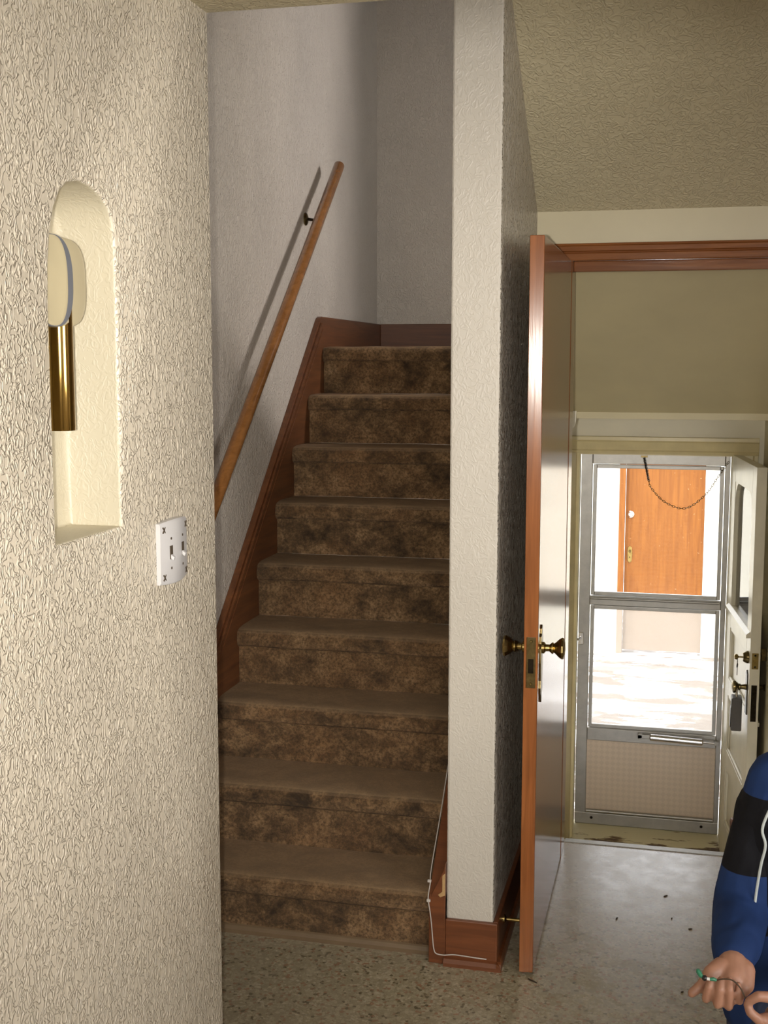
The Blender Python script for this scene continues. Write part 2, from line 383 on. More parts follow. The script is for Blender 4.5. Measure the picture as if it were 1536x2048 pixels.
# ------------------------------------------------------------------ near left wall with arched niche
NY0, NY1, NZ0 = 1.894, 2.152, 1.388
arch = [(NY1, NZ0), (NY1, 1.60), (NY1, 1.75), (NY1, 1.86), (2.150, 1.91), (2.142, 1.955), (2.125, 1.983), (2.098, 2.000), (2.06, 2.012), (2.015, 2.016),
        (1.975, 2.008), (1.945, 1.990), (1.922, 1.958), (1.906, 1.915), (1.897, 1.860), (NY0, 1.80), (NY0, 1.60), (NY0, NZ0)]
def arch_off(d):
    cy, cz = (NY0+NY1)/2, 1.72; n = len(arch); out = []
    for i, (y, z) in enumerate(arch):
        p0 = Vector(arch[i-1]); p1 = Vector(arch[(i+1) % n]); t = (p1-p0)
        if i == 0: nn = Vector((1, -1))
        elif i == n-1: nn = Vector((-1, -1))
        else: nn = Vector((t.y, -t.x)).normalized()
        if nn.dot(Vector((y-cy, z-cz))) < 0: nn = -nn
        out.append((y+nn.x*d, z+nn.y*d))
    return out
bm = bmesh.new()
outer = [(-2.3, 0.0), (YLW-0.008, 0.0), (YLW-0.008, CEIL+0.1), (-2.3, CEIL+0.1)]
ov = [bm.verts.new((XLW, y, z)) for y, z in outer]
loops = []
for d, x in ((0.007, XLW), (0.003, XLW-0.0015), (0.0008, XLW-0.004), (0.0, XLW-0.009)):
    loops.append([bm.verts.new((x, y, z)) for y, z in arch_off(d)])
XNB = -1.146
loops.append([bm.verts.new((XNB+0.012, y, z)) for y, z in arch_off(0)])
loops.append([bm.verts.new((XNB+0.004, y, z)) for y, z in arch_off(-0.004)])
loops.append([bm.verts.new((XNB, y, z)) for y, z in arch_off(-0.013)])
es = [bm.edges.new((ov[i], ov[(i+1) % 4])) for i in range(4)]
n = len(arch); es += [bm.edges.new((loops[0][i], loops[0][(i+1) % n])) for i in range(n)]
bmesh.ops.triangle_fill(bm, use_beauty=True, use_dissolve=False, edges=es)
for a, b in zip(loops[:-1], loops[1:]):
    for i in range(n): bm.faces.new((a[i], a[(i+1) % n], b[(i+1) % n], b[i]))
bm.faces.new(loops[-1])
# rounded end corner, end face and back
c1 = [bm.verts.new(q) for q in ((XLW-0.002, YLW-0.002, 0), (XLW-0.002, YLW-0.002, CEIL+0.1), (XLW-0.010, YLW, 0), (XLW-0.010, YLW, CEIL+0.1), (-1.60, YLW, 0), (-1.60, YLW, CEIL+0.1), (-1.60, -2.3, 0), (-1.60, -2.3, CEIL+0.1))]
bm.faces.new((ov[1], c1[0], c1[1], ov[2])); bm.faces.new((c1[0], c1[2], c1[3], c1[1])); bm.faces.new((c1[2], c1[4], c1[5], c1[3])); bm.faces.new((c1[4], c1[6], c1[7], c1[5]))
bm.faces.new((c1[6], ov[0], ov[3], c1[7]))
bmesh.ops.recalc_face_normals(bm, faces=bm.faces)
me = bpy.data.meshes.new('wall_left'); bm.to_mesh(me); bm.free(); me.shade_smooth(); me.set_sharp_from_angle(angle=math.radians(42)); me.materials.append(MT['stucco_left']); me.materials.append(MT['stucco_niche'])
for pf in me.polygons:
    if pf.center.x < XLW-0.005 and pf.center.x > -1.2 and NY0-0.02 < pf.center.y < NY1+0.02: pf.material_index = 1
wl_o = bpy.data.objects.new('wall_left', me); C.objects.link(wl_o)
struct(wl_o, 'near cream wall with rough curled plaster and an arched niche', 'wall')
m = MB(); m.box(XLW, XLW+0.015, -2.28, YLW, 0.0, 0.095)
struct(m.build('baseboard_left', 'base_wood', bevel=0.004), 'red-brown baseboard at foot of the near cream wall', 'baseboard')

# ------------------------------------------------------------------ stairwell walls
m = MB(); m.box(-1.62, XSW, YLW, 6.25, 0.0, 4.3)
struct(m.build('wall_stair_left', 'stucco_stair'), 'stairwell wall carrying the sloping handrail', 'wall')
m = MB(); m.box(XSW, XR+0.12, 6.07, 6.249, 1.45, 4.3); m.box(XSW, -0.60, 6.07, 6.249, 0.0, 1.45)
struct(m.build('wall_stair_back', 'stucco_stair'), 'shaded wall at the back of the stair landing', 'wall')
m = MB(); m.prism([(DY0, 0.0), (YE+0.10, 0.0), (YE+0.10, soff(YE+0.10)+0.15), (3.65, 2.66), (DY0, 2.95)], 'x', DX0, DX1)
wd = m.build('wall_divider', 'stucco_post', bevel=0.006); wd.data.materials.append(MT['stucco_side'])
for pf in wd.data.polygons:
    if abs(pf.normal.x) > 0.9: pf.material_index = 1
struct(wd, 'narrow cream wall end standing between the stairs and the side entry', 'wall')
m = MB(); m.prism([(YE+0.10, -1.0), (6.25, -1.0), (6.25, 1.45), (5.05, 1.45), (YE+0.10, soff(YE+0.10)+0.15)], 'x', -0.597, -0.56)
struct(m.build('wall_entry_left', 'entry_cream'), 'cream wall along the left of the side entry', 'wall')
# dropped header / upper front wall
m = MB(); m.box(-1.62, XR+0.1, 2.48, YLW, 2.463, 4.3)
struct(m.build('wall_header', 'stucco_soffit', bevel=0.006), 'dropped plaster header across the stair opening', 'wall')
m = MB(); m.box(-1.62, XR+0.2, 2.48, 6.25, 4.3, 4.4)
struct(m.build('ceiling_upper', 'ceiling'), 'ceiling high above the stairwell', 'ceiling')
m = MB(); m.box(-1.62, 2.72, -2.42, 2.48, CEIL, CEIL+0.1)
struct(m.build('ceiling', 'ceiling'), 'kitchen ceiling overhead', 'ceiling')
# right alcove wall and upper right wall with window
m = MB(); m.box(XR, XR+0.12, YLW-0.16, 4.30, 0.0, 2.70)
m.box(XR, XR+0.12, YLW, 4.74, 2.70, 4.3); m.box(XR, XR+0.12, 4.30, 4.74, 1.45, 2.7)
m.box(XR, XR+0.12, 5.32, 6.07, 1.45, 4.3); m.box(XR, XR+0.12, 4.74, 5.32, 1.45, 2.30); m.box(XR, XR+0.12, 4.74, 5.32, 3.60, 4.3)
struct(m.build('wall_right', 'stucco_post'), 'cream wall at the right of the entry alcove', 'wall')
w = thing('window_1', 'small window over the upper flight of stairs', 'window', (XR+0.06, 5.03, 2.30), kind='structure')
m = MB(); m.box(XR+0.04, XR+0.08, 4.74, 4.77, 2.30, 3.60); m.box(XR+0.04, XR+0.08, 5.29, 5.32, 2.30, 3.60); m.box(XR+0.04, XR+0.08, 4.77, 5.29, 2.30, 2.33); m.box(XR+0.04, XR+0.08, 4.77, 5.29, 3.57, 3.60)
m.build('window_frame', 'white_paint', w)
m = MB(); m.box(XR+0.058, XR+0.062, 4.77, 5.29, 2.33, 3.57); m.build('pane', 'glass', w)
# kitchen right and back walls each with a window, the right one added for its light
m = MB(); m.box(2.60, 2.72, -2.3, -0.15, 0, CEIL); m.box(2.60, 2.72, 1.25, 2.48, 0, CEIL); m.box(2.60, 2.72, -0.15, 1.25, 0, 0.95); m.box(2.60, 2.72, -0.15, 1.25, 2.15, CEIL)
struct(m.build('wall_kitchen_right', 'stucco_left'), 'kitchen wall far right with an added wide window', 'wall')
w = thing('window_added', 'unseen wide window added in the right-hand kitchen wall to brighten the near wall', 'window', (2.66, 0.55, 0.95), kind='structure')
m = MB()
for y in (-0.15, 0.53, 1.21): m.box(2.64, 2.70, y, y+0.04, 0.95, 2.15)
m.box(2.64, 2.70, -0.11, 1.21, 0.95, 0.99); m.box(2.64, 2.70, -0.11, 1.21, 2.11, 2.15)
m.build('window_frame', 'white_paint', w)
for y in (-0.11, 0.57):
    m = MB(); m.box(2.668, 2.672, y, y+0.64, 0.99, 2.11); m.build('pane', 'glass', w)
m = MB(); m.box(XR+0.12, 2.72, 2.48, 2.60, 0, CEIL); struct(m.build('wall_kitchen_front', 'stucco_left'), 'kitchen wall to the right of the alcove', 'wall')
m = MB(); m.box(-1.62, 0.75, -2.42, -2.3, 0, CEIL); m.box(2.15, 2.72, -2.42, -2.3, 0, CEIL); m.box(0.75, 2.15, -2.42, -2.3, 0, 0.95); m.box(0.75, 2.15, -2.42, -2.3, 2.15, CEIL)
struct(m.build('wall_back', 'stucco_left'), 'kitchen wall behind the photographer with a wide window', 'wall')
w = thing('window_2', 'wide kitchen window behind the photographer', 'window', (1.45, -2.36, 0.95), kind='structure')
m = MB()
for x in (0.75, 1.43, 2.11): m.box(x, x+0.04, -2.40, -2.34, 0.95, 2.15)
m.box(0.79, 2.11, -2.40, -2.34, 0.95, 0.99); m.box(0.79, 2.11, -2.40, -2.34, 2.11, 2.15)
m.build('window_frame', 'white_paint', w)
for x in (0.79, 1.47):
    m = MB(); m.box(x, x+0.64, -2.372, -2.368, 0.99, 2.11); m.build('pane', 'glass', w)

# sloping soffit under the upper flight
ys0, ys1 = 2.64, 5.07
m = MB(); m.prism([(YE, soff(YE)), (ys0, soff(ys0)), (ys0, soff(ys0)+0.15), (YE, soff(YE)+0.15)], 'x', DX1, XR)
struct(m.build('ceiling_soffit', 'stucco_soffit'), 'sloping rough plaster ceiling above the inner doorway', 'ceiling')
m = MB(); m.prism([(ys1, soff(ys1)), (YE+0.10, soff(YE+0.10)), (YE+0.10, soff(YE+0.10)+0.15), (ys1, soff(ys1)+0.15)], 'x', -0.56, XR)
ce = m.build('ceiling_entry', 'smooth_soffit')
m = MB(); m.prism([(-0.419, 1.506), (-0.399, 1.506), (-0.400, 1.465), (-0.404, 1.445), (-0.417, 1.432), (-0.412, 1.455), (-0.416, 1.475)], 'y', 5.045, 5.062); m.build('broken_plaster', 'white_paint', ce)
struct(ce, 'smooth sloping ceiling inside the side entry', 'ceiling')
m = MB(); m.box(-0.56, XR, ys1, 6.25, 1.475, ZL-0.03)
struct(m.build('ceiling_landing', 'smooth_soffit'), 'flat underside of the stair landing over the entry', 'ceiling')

# inner entry wall with doorway
DOX0, DOX1, DOZ = -0.345, 0.49, 2.033
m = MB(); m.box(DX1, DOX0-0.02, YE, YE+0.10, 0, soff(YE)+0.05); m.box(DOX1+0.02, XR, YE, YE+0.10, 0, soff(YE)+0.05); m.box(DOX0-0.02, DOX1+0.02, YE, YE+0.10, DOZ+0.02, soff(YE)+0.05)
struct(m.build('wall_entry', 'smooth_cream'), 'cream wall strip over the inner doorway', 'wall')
m = MB(); m.box(DOX0-0.02, DOX0, YE-0.005, YE+0.115, 0, DOZ); m.box(DOX1, DOX1+0.02, YE-0.005, YE+0.115, 0, DOZ); m.box(DOX0-0.02, DOX1+0.02, YE-0.005, YE+0.115, DOZ, DOZ+0.02)
m.box(DOX0, DOX1, YE+0.042, YE+0.078, DOZ-0.034, DOZ); m.box(DOX1-0.011, DOX1, YE+0.042, YE+0.078, 0, DOZ-0.034)
struct(m.build('trim_2', 'trim_wood', bevel=0.002), 'red-brown wooden jamb lining the inner doorway', 'door jamb')
# casing with stepped moulding
cs = thing('trim_3', 'glossy red-brown moulded casing around the inner doorway', 'door casing', (0.07, YE, 0), kind='structure')
zc = DOZ - 0.003
def casing_profile(): return [(0.0, 0.0), (0.0, -0.016), (0.003, -0.020), (0.034, -0.020), (0.037, -0.0165), (0.042, -0.0165), (0.045, -0.022), (0.068, -0.022), (0.071, -0.026), (0.077, -0.027), (0.081, -0.024), (0.082, 0.0)]
CP0 = casing_profile
def casing_profile(): return [(a_*0.68, b_) for a_, b_ in CP0()]
m = MB(); m.prism([(YE+b_, zc+a_) for a_, b_ in casing_profile()], 'x', DOX0-0.085, DOX1+0.085); m.build('head_casing', 'trim_wood', cs, bevel=0.0012)
m = MB(); m.prism([(DOX1+a_, YE+b_) for a_, b_ in casing_profile()], 'z', 0, zc); m.build('side_casing', 'door_edge', cs, bevel=0.0012)
m = MB(); m.prism([(DOX0-a_, YE+b_) for a_, b_ in casing_profile()], 'z', 0, zc); m.build('side_casing', 'door_edge', cs, bevel=0.0012)

# ------------------------------------------------------------------ stairs
XS0, XS1 = -1.4635, -0.646
stair = thing('carpeted_staircase', 'steep staircase covered in mottled brown carpet rising to a landing', 'staircase', (-1.05, Y1, 0))
def jit(p, a=0.0022, s=9.0):
    n_ = noise.noise_vector(Vector(p)*s); return Vector(p) + Vector((0, n_.y*a, n_.z*a))
def sheet(prof, x0, x1, nx, round_end=0.0):
    mb = MB(); vs = []
    for i in range(nx+1):
        x = x0 + (x1-x0)*i/nx
        e = 0.0
        if round_end and x - x0 < round_end: e = (1 - (x-x0)/round_end)**2
        for (y, z, w_) in prof: vs.append(jit((x, y + w_*e*0.016, z - w_*e*0.004)))
    k = len(prof)
    fs = [[i*k+j, (i+1)*k+j, (i+1)*k+j+1, i*k+j+1] for i in range(nx) for j in range(k-1)]
    fs += [list(range(k))[::-1], list(range(nx*k, nx*k+k))]
    return mb.add(vs, fs)
OV = 0.036
for k in range(1, 10):
    yn = Y1 + RUN*(k-1); z = RISE*k; yr = yn + OV
    yb = (yn + RUN + OV + 0.004) if k < 9 else 6.068
    arc = [(yr+0.002, z-0.060, 0), (yn+0.012, z-0.062, 1), (yn+0.003, z-0.055, 1), (yn, z-0.042, 1), (yn-0.001, z-0.026, 1), (yn+0.003, z-0.012, 1), (yn+0.011, z-0.004, 1), (yn+0.024, z, 1)]
    tr = [(yn+0.024+(yb-yn-0.024)*t, z, 0) for t in (0.2, 0.4, 0.6, 0.8, 1.0)] + [(yb, z-0.05, 0), (yr+0.04, z-0.05, 0)]
    x1 = XS1 if k < 9 else XS1
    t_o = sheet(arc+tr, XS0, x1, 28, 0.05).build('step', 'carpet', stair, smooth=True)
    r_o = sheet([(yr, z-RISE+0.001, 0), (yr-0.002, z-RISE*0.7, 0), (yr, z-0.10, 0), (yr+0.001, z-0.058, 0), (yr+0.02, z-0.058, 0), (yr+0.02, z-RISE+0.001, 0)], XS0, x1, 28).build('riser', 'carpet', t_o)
m = MB(); m.box(XS1, XR, 5.09, 6.068, ZL-0.03, ZL); struct(m.build('floor_landing', 'carpet'), 'brown carpeted landing turning right behind the narrow wall', 'floor')
m = MB(); m.prism([(Y1+OV-0.012, 0), (Y1+OV-0.012, 0.012), (Y1+OV-0.006, 0.022), (Y1+OV-0.001, 0.026), (Y1+OV-0.001, 0)], 'x', XS0, XS1-0.001); m.build('base_strip', 'shoe_vinyl', stair)

# skirt boards
yA = 3.02
sk = [(yA, 0.0), (yA, nose_line(yA)+0.15), (4.975, nose_line(4.975)+0.125), (4.990, 1.886), (5.010, 1.893), (6.068, 1.893), (6.068, ZL-0.30), (5.05, ZL-0.35), (3.60, 0.0)]
sk[1] = (yA, 0.14)
sk.insert(2, (3.06, 0.155))
m = MB(); m.prism(sk, 'x', XSW, -1.464)
sk_o = m.build('trim_4', 'trim_wood_y', bevel=0.003); struct(sk_o, 'dark stained skirt board sloping up the left side of the stairs', 'skirt board')
# raised bead along its sloping top
bd = MB(); p0 = Vector((-1.462, 3.07, 0.150)); p1 = Vector((-1.462, 4.985, 1.868)); dirv = (p1-p0).normalized(); nrm = Vector((0, -dirv.z, dirv.y))
for a_, b_, t_ in ((0.0, -0.022, 0.007), (-0.034, -0.040, 0.004)):
    q = [p0+nrm*a_, p1+nrm*a_, p1+nrm*b_, p0+nrm*b_]
    bd.add([(v.x-0.002, v.y, v.z) for v in q] + [(v.x+t_, v.y, v.z) for v in q], [[0,1,2,3],[7,6,5,4],[0,4,5,1],[1,5,6,2],[2,6,7,3],[3,7,4,0]])
bd.build('bead_moulding', 'trim_wood_y', sk_o, bevel=0.002)
m = MB(); m.box(-1.464, XR, 6.050, 6.068, ZL, 1.893)
struct(m.build('baseboard_landing', 'landing_wood', bevel=0.003), 'dark baseboard at the back of the stair landing', 'baseboard')
m = MB(); m.prism([(3.255, 0.0), (3.255, 0.196), (3.275, 0.214), (4.95, nose_line(4.95)+0.015), (4.95, nose_line(4.95)-0.3), (3.55, 0.0)], 'x', -0.645, DX0)
rsk = m.build('trim_5', 'base_wood', bevel=0.002); struct(rsk, 'chipped red-brown skirt board on the right side of the stairs', 'skirt board')
m = MB(); m.add([(-0.606, 3.2535, 0.262), (-0.598, 3.2535, 0.270), (-0.598, 3.2535, 0.205), (-0.612, 3.2535, 0.198), (-0.618, 3.2535, 0.205), (-0.606, 3.2535, 0.215)], [[0, 1, 2, 3, 4, 5]])
ch = m.build('wood_chip_scar', 'bare_wood', rsk)
so_ = ch.modifiers.new('thick', 'SOLIDIFY'); so_.thickness = 0.003
# the stub of the skirt that stands proud of the wall end
m = MB(); m.prism([(-0.645, 0.0), (-0.597, 0.0), (-0.597, 0.30), (-0.606, 0.27), (-0.640, 0.198)], 'y', 3.2545, 3.275)
m.build('skirt_end', 'base_wood', rsk, bevel=0.0015)

# ------------------------------------------------------------------ baseboards on the dividing wall
bb = thing('baseboard_divider', 'scuffed red-brown baseboard wrapping the foot of the narrow wall end', 'baseboard', (-0.53, 3.255, 0), kind='structure')
m = MB(); m.box(-0.597, -0.449, 3.256, DY0, 0, 0.134); m.build('front_board', 'base_wood', bb, bevel=0.003)
m = MB(); m.box(DX1, -0.449, DY0, YE-0.03, 0, 0.134); m.build('side_board', 'base_wood', bb, bevel=0.003)
m = MB(); m.prism([(3.256, 0), (3.256, 0.024), (3.248, 0.020), (3.241, 0.010), (3.240, 0)], 'x', -0.600, -0.436); m.build('shoe_moulding', 'base_wood', bb)
m = MB(); m.prism([(-0.449, 0), (-0.449, 0.024), (-0.442, 0.020), (-0.436, 0.010), (-0.435, 0)], 'y', 3.241, YE-0.03); m.build('shoe_moulding', 'base_wood', bb)

# spring door stop
ds = thing('door_stop', 'small brass door stop screwed to the baseboard behind the brown door', 'door stop', (-0.449, 3.40, 0.085))
m = MB(); m.lathe([(0.014, 0), (0.014, 0.003), (0.008, 0.006), (0.0055, 0.008), (0.0055, 0.046)], (-0.449, 3.40, 0.085), (1, 0, 0), 14); m.build('rod', 'brass', ds, smooth=True)
m = MB(); m.lathe([(0.008, 0.046), (0.009, 0.050), (0.009, 0.060), (0.006, 0.0635)], (-0.449, 3.40, 0.085), (1, 0, 0), 14); m.build('tip', 'debris', ds, smooth=True)

# white wire clipped to the skirt
wr = thing('wire', 'thin white wire clipped to the red-brown skirt beside the stairs', 'wire', (-0.636, 3.25, 0.0))
wp = [(-0.647, 3.66, 0.585), (-0.648, 3.47, 0.395), (-0.647, 3.30, 0.262), (-0.640, 3.250, 0.240), (-0.645, 3.249, 0.205), (-0.645, 3.250, 0.184), (-0.640, 3.251, 0.150), (-0.636, 3.251, 0.116), (-0.632, 3.251, 0.07), (-0.629, 3.251, 0.045), (-0.622, 3.249, 0.032), (-0.600, 3.248, 0.030), (-0.573, 3.2535, 0.0315), (-0.54, 3.2535, 0.031), (-0.505, 3.2535, 0.0295), (-0.478, 3.2535, 0.029)]
def smooth_path(pts, n=5):
    P = [Vector(q) for q in pts]; out = []
    for i in range(len(P)-1):
        a, b, c, d = P[max(i-1, 0)], P[i], P[i+1], P[min(i+2, len(P)-1)]
        for k in range(n):
            t = k/n; out.append(0.5*((2*b)+(c-a)*t+(2*a-5*b+4*c-d)*t*t+(3*b-a-3*c+d)*t**3))
    out.append(P[-1]); return out
m = MB(); m.tube(smooth_path(wp), 0.0017, 6); m.build('cable', 'wire', wr, smooth=True)
for q in ((-0.643, 3.250, 0.245), (-0.645, 3.2495, 0.187)):
    m = MB(); m.box(q[0]-0.005, q[0]+0.006, q[1]-0.003, q[1]+0.004, q[2]-0.004, q[2]+0.004); m.build('clip', 'wire', wr, bevel=0.0015)

# ------------------------------------------------------------------ handrail
hr = thing('handrail', 'honey-brown round wooden handrail sloping up the stairwell wall', 'handrail', (-1.40, 3.5, 1.2))
XH = -1.405
h0 = Vector((XH, 3.42, 1.120)); h1 = Vector((XH, 5.075, 2.522)); hd = (h1-h0).normalized()
m = MB(); m.tube([h0, h0+hd*0.006, h0+hd*0.2, h0.lerp(h1, 0.5), h1-hd*0.006, h1], [0.018, 0.0225, 0.0225, 0.0225, 0.0225, 0.018], 20); m.build('rail', 'rail_wood', hr, smooth=True)
for t in (0.075, 0.865):
    q = h0.lerp(h1, t)
    b_o = MB().lathe([(0.026, 0), (0.026, 0.004), (0.020, 0.008), (0.010, 0.011)], (XSW, q.y, q.z-0.055), (1, 0, 0), 16).build('bracket', 'dark_brass', hr, smooth=True)
    m = MB(); m.tube(smooth_path([(XSW+0.008, q.y, q.z-0.055), (XSW+0.045, q.y, q.z-0.060), (XH-0.006, q.y, q.z-0.052), (XH, q.y, q.z-0.036), (XH, q.y, q.z-0.026)], 4), 0.006, 8); m.build('arm', 'bronze', b_o, smooth=True)
    m = MB(); d2 = hd*0.03; m.tube([Vector((XH, q.y, q.z-0.031))-d2, Vector((XH, q.y, q.z-0.031))+d2], 0.007, 8); m.build('saddle', 'bronze', b_o)

# ------------------------------------------------------------------ inner door
TX0, TX1, TY0, TY1 = -0.385, -0.346, 3.240, 4.072
dr = thing('door_1', 'tall varnished brown door standing open with its narrow edge to the front', 'door', ((TX0+TX1)/2, TY0, 0.010), kind='structure')
m = MB(); m.box(TX0, TX1, TY0+0.004, TY1, 0.010, 2.030); m.build('slab', 'door_wood', dr, bevel=0.003)
m = MB(); m.prism([(TX0+0.001, TY0), (TX1-0.001, TY0+0.0030), (TX1-0.001, TY0+0.0055), (TX0+0.001, TY0+0.0055)], 'z', 0.0105, 2.0295); m.build('edge_strip', 'door_edge', dr, bevel=0.0012, seg=2)
KZ, KY = 0.922, 3.300
m = MB(); m.box(-0.377, -0.352, TY0-0.0016, TY0+0.002, 0.825, 0.965); lp = m.build('latch_plate', 'dark_brass', dr, bevel=0.001)
m = MB(); m.box(-0.372, -0.357, TY0-0.0024, TY0+0.002, 0.866, 0.906); m.build('latch_bolt', 'bronze', lp, bevel=0.001)
for z_ in (0.836, 0.954):
    m = MB(); m.lathe([(0.0045, 0), (0.003, 0.0015)], (-0.3645, TY0-0.0016, z_), (0, -1, 0), 10); m.build('screw', 'brass', lp)
for sgn, xf in ((1, TX1), (-1, TX0)):
    # long escutcheon with pointed ends
    pts = [(0, 0.105), (0.010, 0.095), (0.013, 0.082), (0.021, 0.074), (0.024, 0.055), (0.020, 0.04), (0.024, 0.0), (0.020, -0.05), (0.024, -0.07), (0.021, -0.085), (0.013, -0.093), (0.010, -0.105), (0, -0.115)]
    poly = [(KY+0.012+a_, KZ-0.04+b_) for a_, b_ in pts] + [(KY+0.012-a_, KZ-0.04+b_) for a_, b_ in pts[-2:0:-1]]
    m = MB(); m.prism(poly, 'x', min(xf, xf+sgn*0.004), max(xf, xf+sgn*0.004)); es_ = m.build('escutcheon', 'dark_brass', dr, bevel=0.001)
    m = MB(); m.lathe([(0.016, 0.003), (0.016, 0.010), (0.010, 0.014), (0.0095, 0.024), (0.013, 0.028), (0.016, 0.031), (0.016, 0.034), (0.012, 0.037)], (xf, KY+0.012, KZ), (sgn, 0, 0), 20)
    m.lathe([(0.012, 0.036), (0.017, 0.042), (0.025, 0.050), (0.030, 0.058), (0.0285, 0.063), (0.016, 0.067), (0.001, 0.068)], (xf, KY+0.012, KZ), (sgn, 0, 0), 10, 0.2)
    m.build('knob', 'brass', dr)
for z_ in (0.25, 1.05, 1.80):
    m = MB(); m.tube([(TX0-0.004, TY1+0.002, z_-0.045), (TX0-0.004, TY1+0.002, z_+0.045)], 0.006, 10); m.build('hinge', 'dark_brass', dr)

# ------------------------------------------------------------------ switch plate
sw = thing('light_switch', 'white double toggle switch plate on the rough cream wall', 'light switch', (XLW, 2.372, 1.308))
SY0, SY1, SZ0, SZ1 = 2.303, 2.441, 1.245, 1.372
m = MB(); ny = 14
prof = [(0.0, -0.001), (0.007, 0.0)]
vs = []; nz = 6
for i in range(ny+1):
    t = i/ny; y = SY0+(SY1-SY0)*t; x = XLW + 0.010 + 0.009*math.sin(math.pi*t)
    bow = 0.004*math.sin(math.pi*t)
    vs += [(XLW+0.0005, y, SZ0-bow), (x-0.003, y, SZ0-bow), (x, y, SZ0-bow+0.004), (x, y, SZ1+bow-0.004), (x-0.003, y, SZ1+bow), (XLW+0.0005, y, SZ1+bow)]
fs = [[i*6+j, (i+1)*6+j, (i+1)*6+j+1, i*6+j+1] for i in range(ny) for j in range(5)] + [list(range(6)), list(range(ny*6, ny*6+6))]
m.add(vs, fs); m.build('plate', 'white_plastic', sw, smooth=True)
def plate_x(y): return XLW + 0.010 + 0.009*math.sin(math.pi*(y-SY0)/(SY1-SY0))
for yt in (2.3425, 2.4015):
    xx = plate_x(yt)
    m = MB(); m.box(xx-0.002, xx+0.0008, yt-0.0065, yt+0.0065, 1.295, 1.323); sl_ = m.build('toggle_slot', 'dark_mark', sw)
    m = MB(); m.add([(xx-0.001, yt-0.0045, 1.2965), (xx-0.001, yt+0.0045, 1.2965), (xx-0.001, yt+0.0045, 1.306), (xx-0.001, yt-0.0045, 1.306), (xx+0.006, yt-0.0045, 1.2925), (xx+0.006, yt+0.0045, 1.2925), (xx+0.008, yt+0.0045, 1.299), (xx+0.008, yt-0.0045, 1.299)],
          [[0,3,2,1],[4,5,6,7],[0,1,5,4],[1,2,6,5],[2,3,7,6],[3,0,4,7]]); m.build('toggle', 'white_plastic', sl_, bevel=0.001)
    for zz in (1.338, 1.276):
        m = MB(); m.lathe([(0.0030, -0.001), (0.0028, 0.0008)], (xx, yt, zz), (1, 0, 0), 10); m.build('screw', 'dark_mark', sw)
for yc, zc_ in ((SY0+0.013, SZ1-0.014), (SY1-0.013, SZ1-0.014), (SY0+0.013, SZ0+0.014), (SY1-0.013, SZ0+0.014)):
    m = MB(); xx = plate_x(yc)
    for s_ in (1, -1):
        d = Vector((0, 0.005, 0.006*s_)); nn = Vector((0, -0.006*s_, 0.005)).normalized()*0.0011
        q = [Vector((xx, yc, zc_))-d-nn, Vector((xx, yc, zc_))+d-nn, Vector((xx, yc, zc_))+d+nn, Vector((xx, yc, zc_))-d+nn]
        m.add([(v.x-0.003, v.y, v.z) for v in q]+[(v.x+0.0016, v.y, v.z) for v in q], [[0,1,2,3],[7,6,5,4],[0,4,5,1],[1,5,6,2],[2,6,7,3],[3,7,4,0]])
    m.build('corner_cross', 'dark_mark', sw)

# ------------------------------------------------------------------ door chime in the niche
cy = 1.997
chm = thing('door_chime', 'cream door chime with a grey band and long brass tubes inside the arched niche', 'door chime', (XNB, cy, 1.84))
def superell(w, h, n=36, e=3.2):
    out = []
    for k in range(n):
        t = 2*math.pi*k/n; c_, s_ = math.cos(t), math.sin(t)
        out.append((math.copysign(abs(c_)**(2/e), c_)*w, math.copysign(abs(s_)**(2/e), s_)*h))
    return out
def loft(rings, cap=True):
    mb = MB(); n = len(rings[0]); vs = [q for r in rings for q in r]
    fs = [[i*n+k, i*n+(k+1) % n, (i+1)*n+(k+1) % n, (i+1)*n+k] for i in range(len(rings)-1) for k in range(n)]
    if cap: fs += [list(range(n)), list(range((len(rings)-1)*n, len(rings)*n))[::-1]]
    return mb.add(vs, fs)
zc0 = 1.840
def ring(x, w, h, c=cy, e=3.0): return [(x, c+a_, zc0+b_) for a_, b_ in superell(w, h, 40, e)]
def crescent(x, c, w, h, e=2.5, ymin=1.912): return [(x, max(ymin, c+a_), zc0+b_) for a_, b_ in superell(w, h, 48, e)]
loft([ring(XNB+0.001, 0.080, 0.070, 1.992), ring(XNB+0.04, 0.088, 0.078, 1.992), ring(-1.064, 0.088, 0.079, 1.992), ring(-1.053, 0.082, 0.076, 1.990), ring(-1.049, 0.072, 0.070, 1.986)]).build('cover', 'chime_cream', chm, smooth=True)
loft([crescent(-1.060, 1.945, 0.070, 0.0790), crescent(-1.0475, 1.945, 0.069, 0.0785), crescent(-1.0470, 1.945, 0.062, 0.0745)]).build('band', 'chime_grey', chm, smooth=True)
loft([crescent(-1.055, 1.940, 0.053, 0.0775), crescent(-1.0455, 1.940, 0.051, 0.0770), crescent(-1.0445, 1.940, 0.046, 0.0730), crescent(-1.0455, 1.940, 0.041, 0.0690)]).build('front_panel', 'chime_cream', chm, smooth=True)
for yt, zb in ((2.003, 1.579),):
    m = MB(); m.lathe([(0.0235, 0.0), (0.0240, 0.002), (0.0240, 0.22), (0.022, 0.222)], (-1.072, yt, zb), (0, 0, 1), 32); m.build('tube', 'brass_tube', chm, smooth=True)

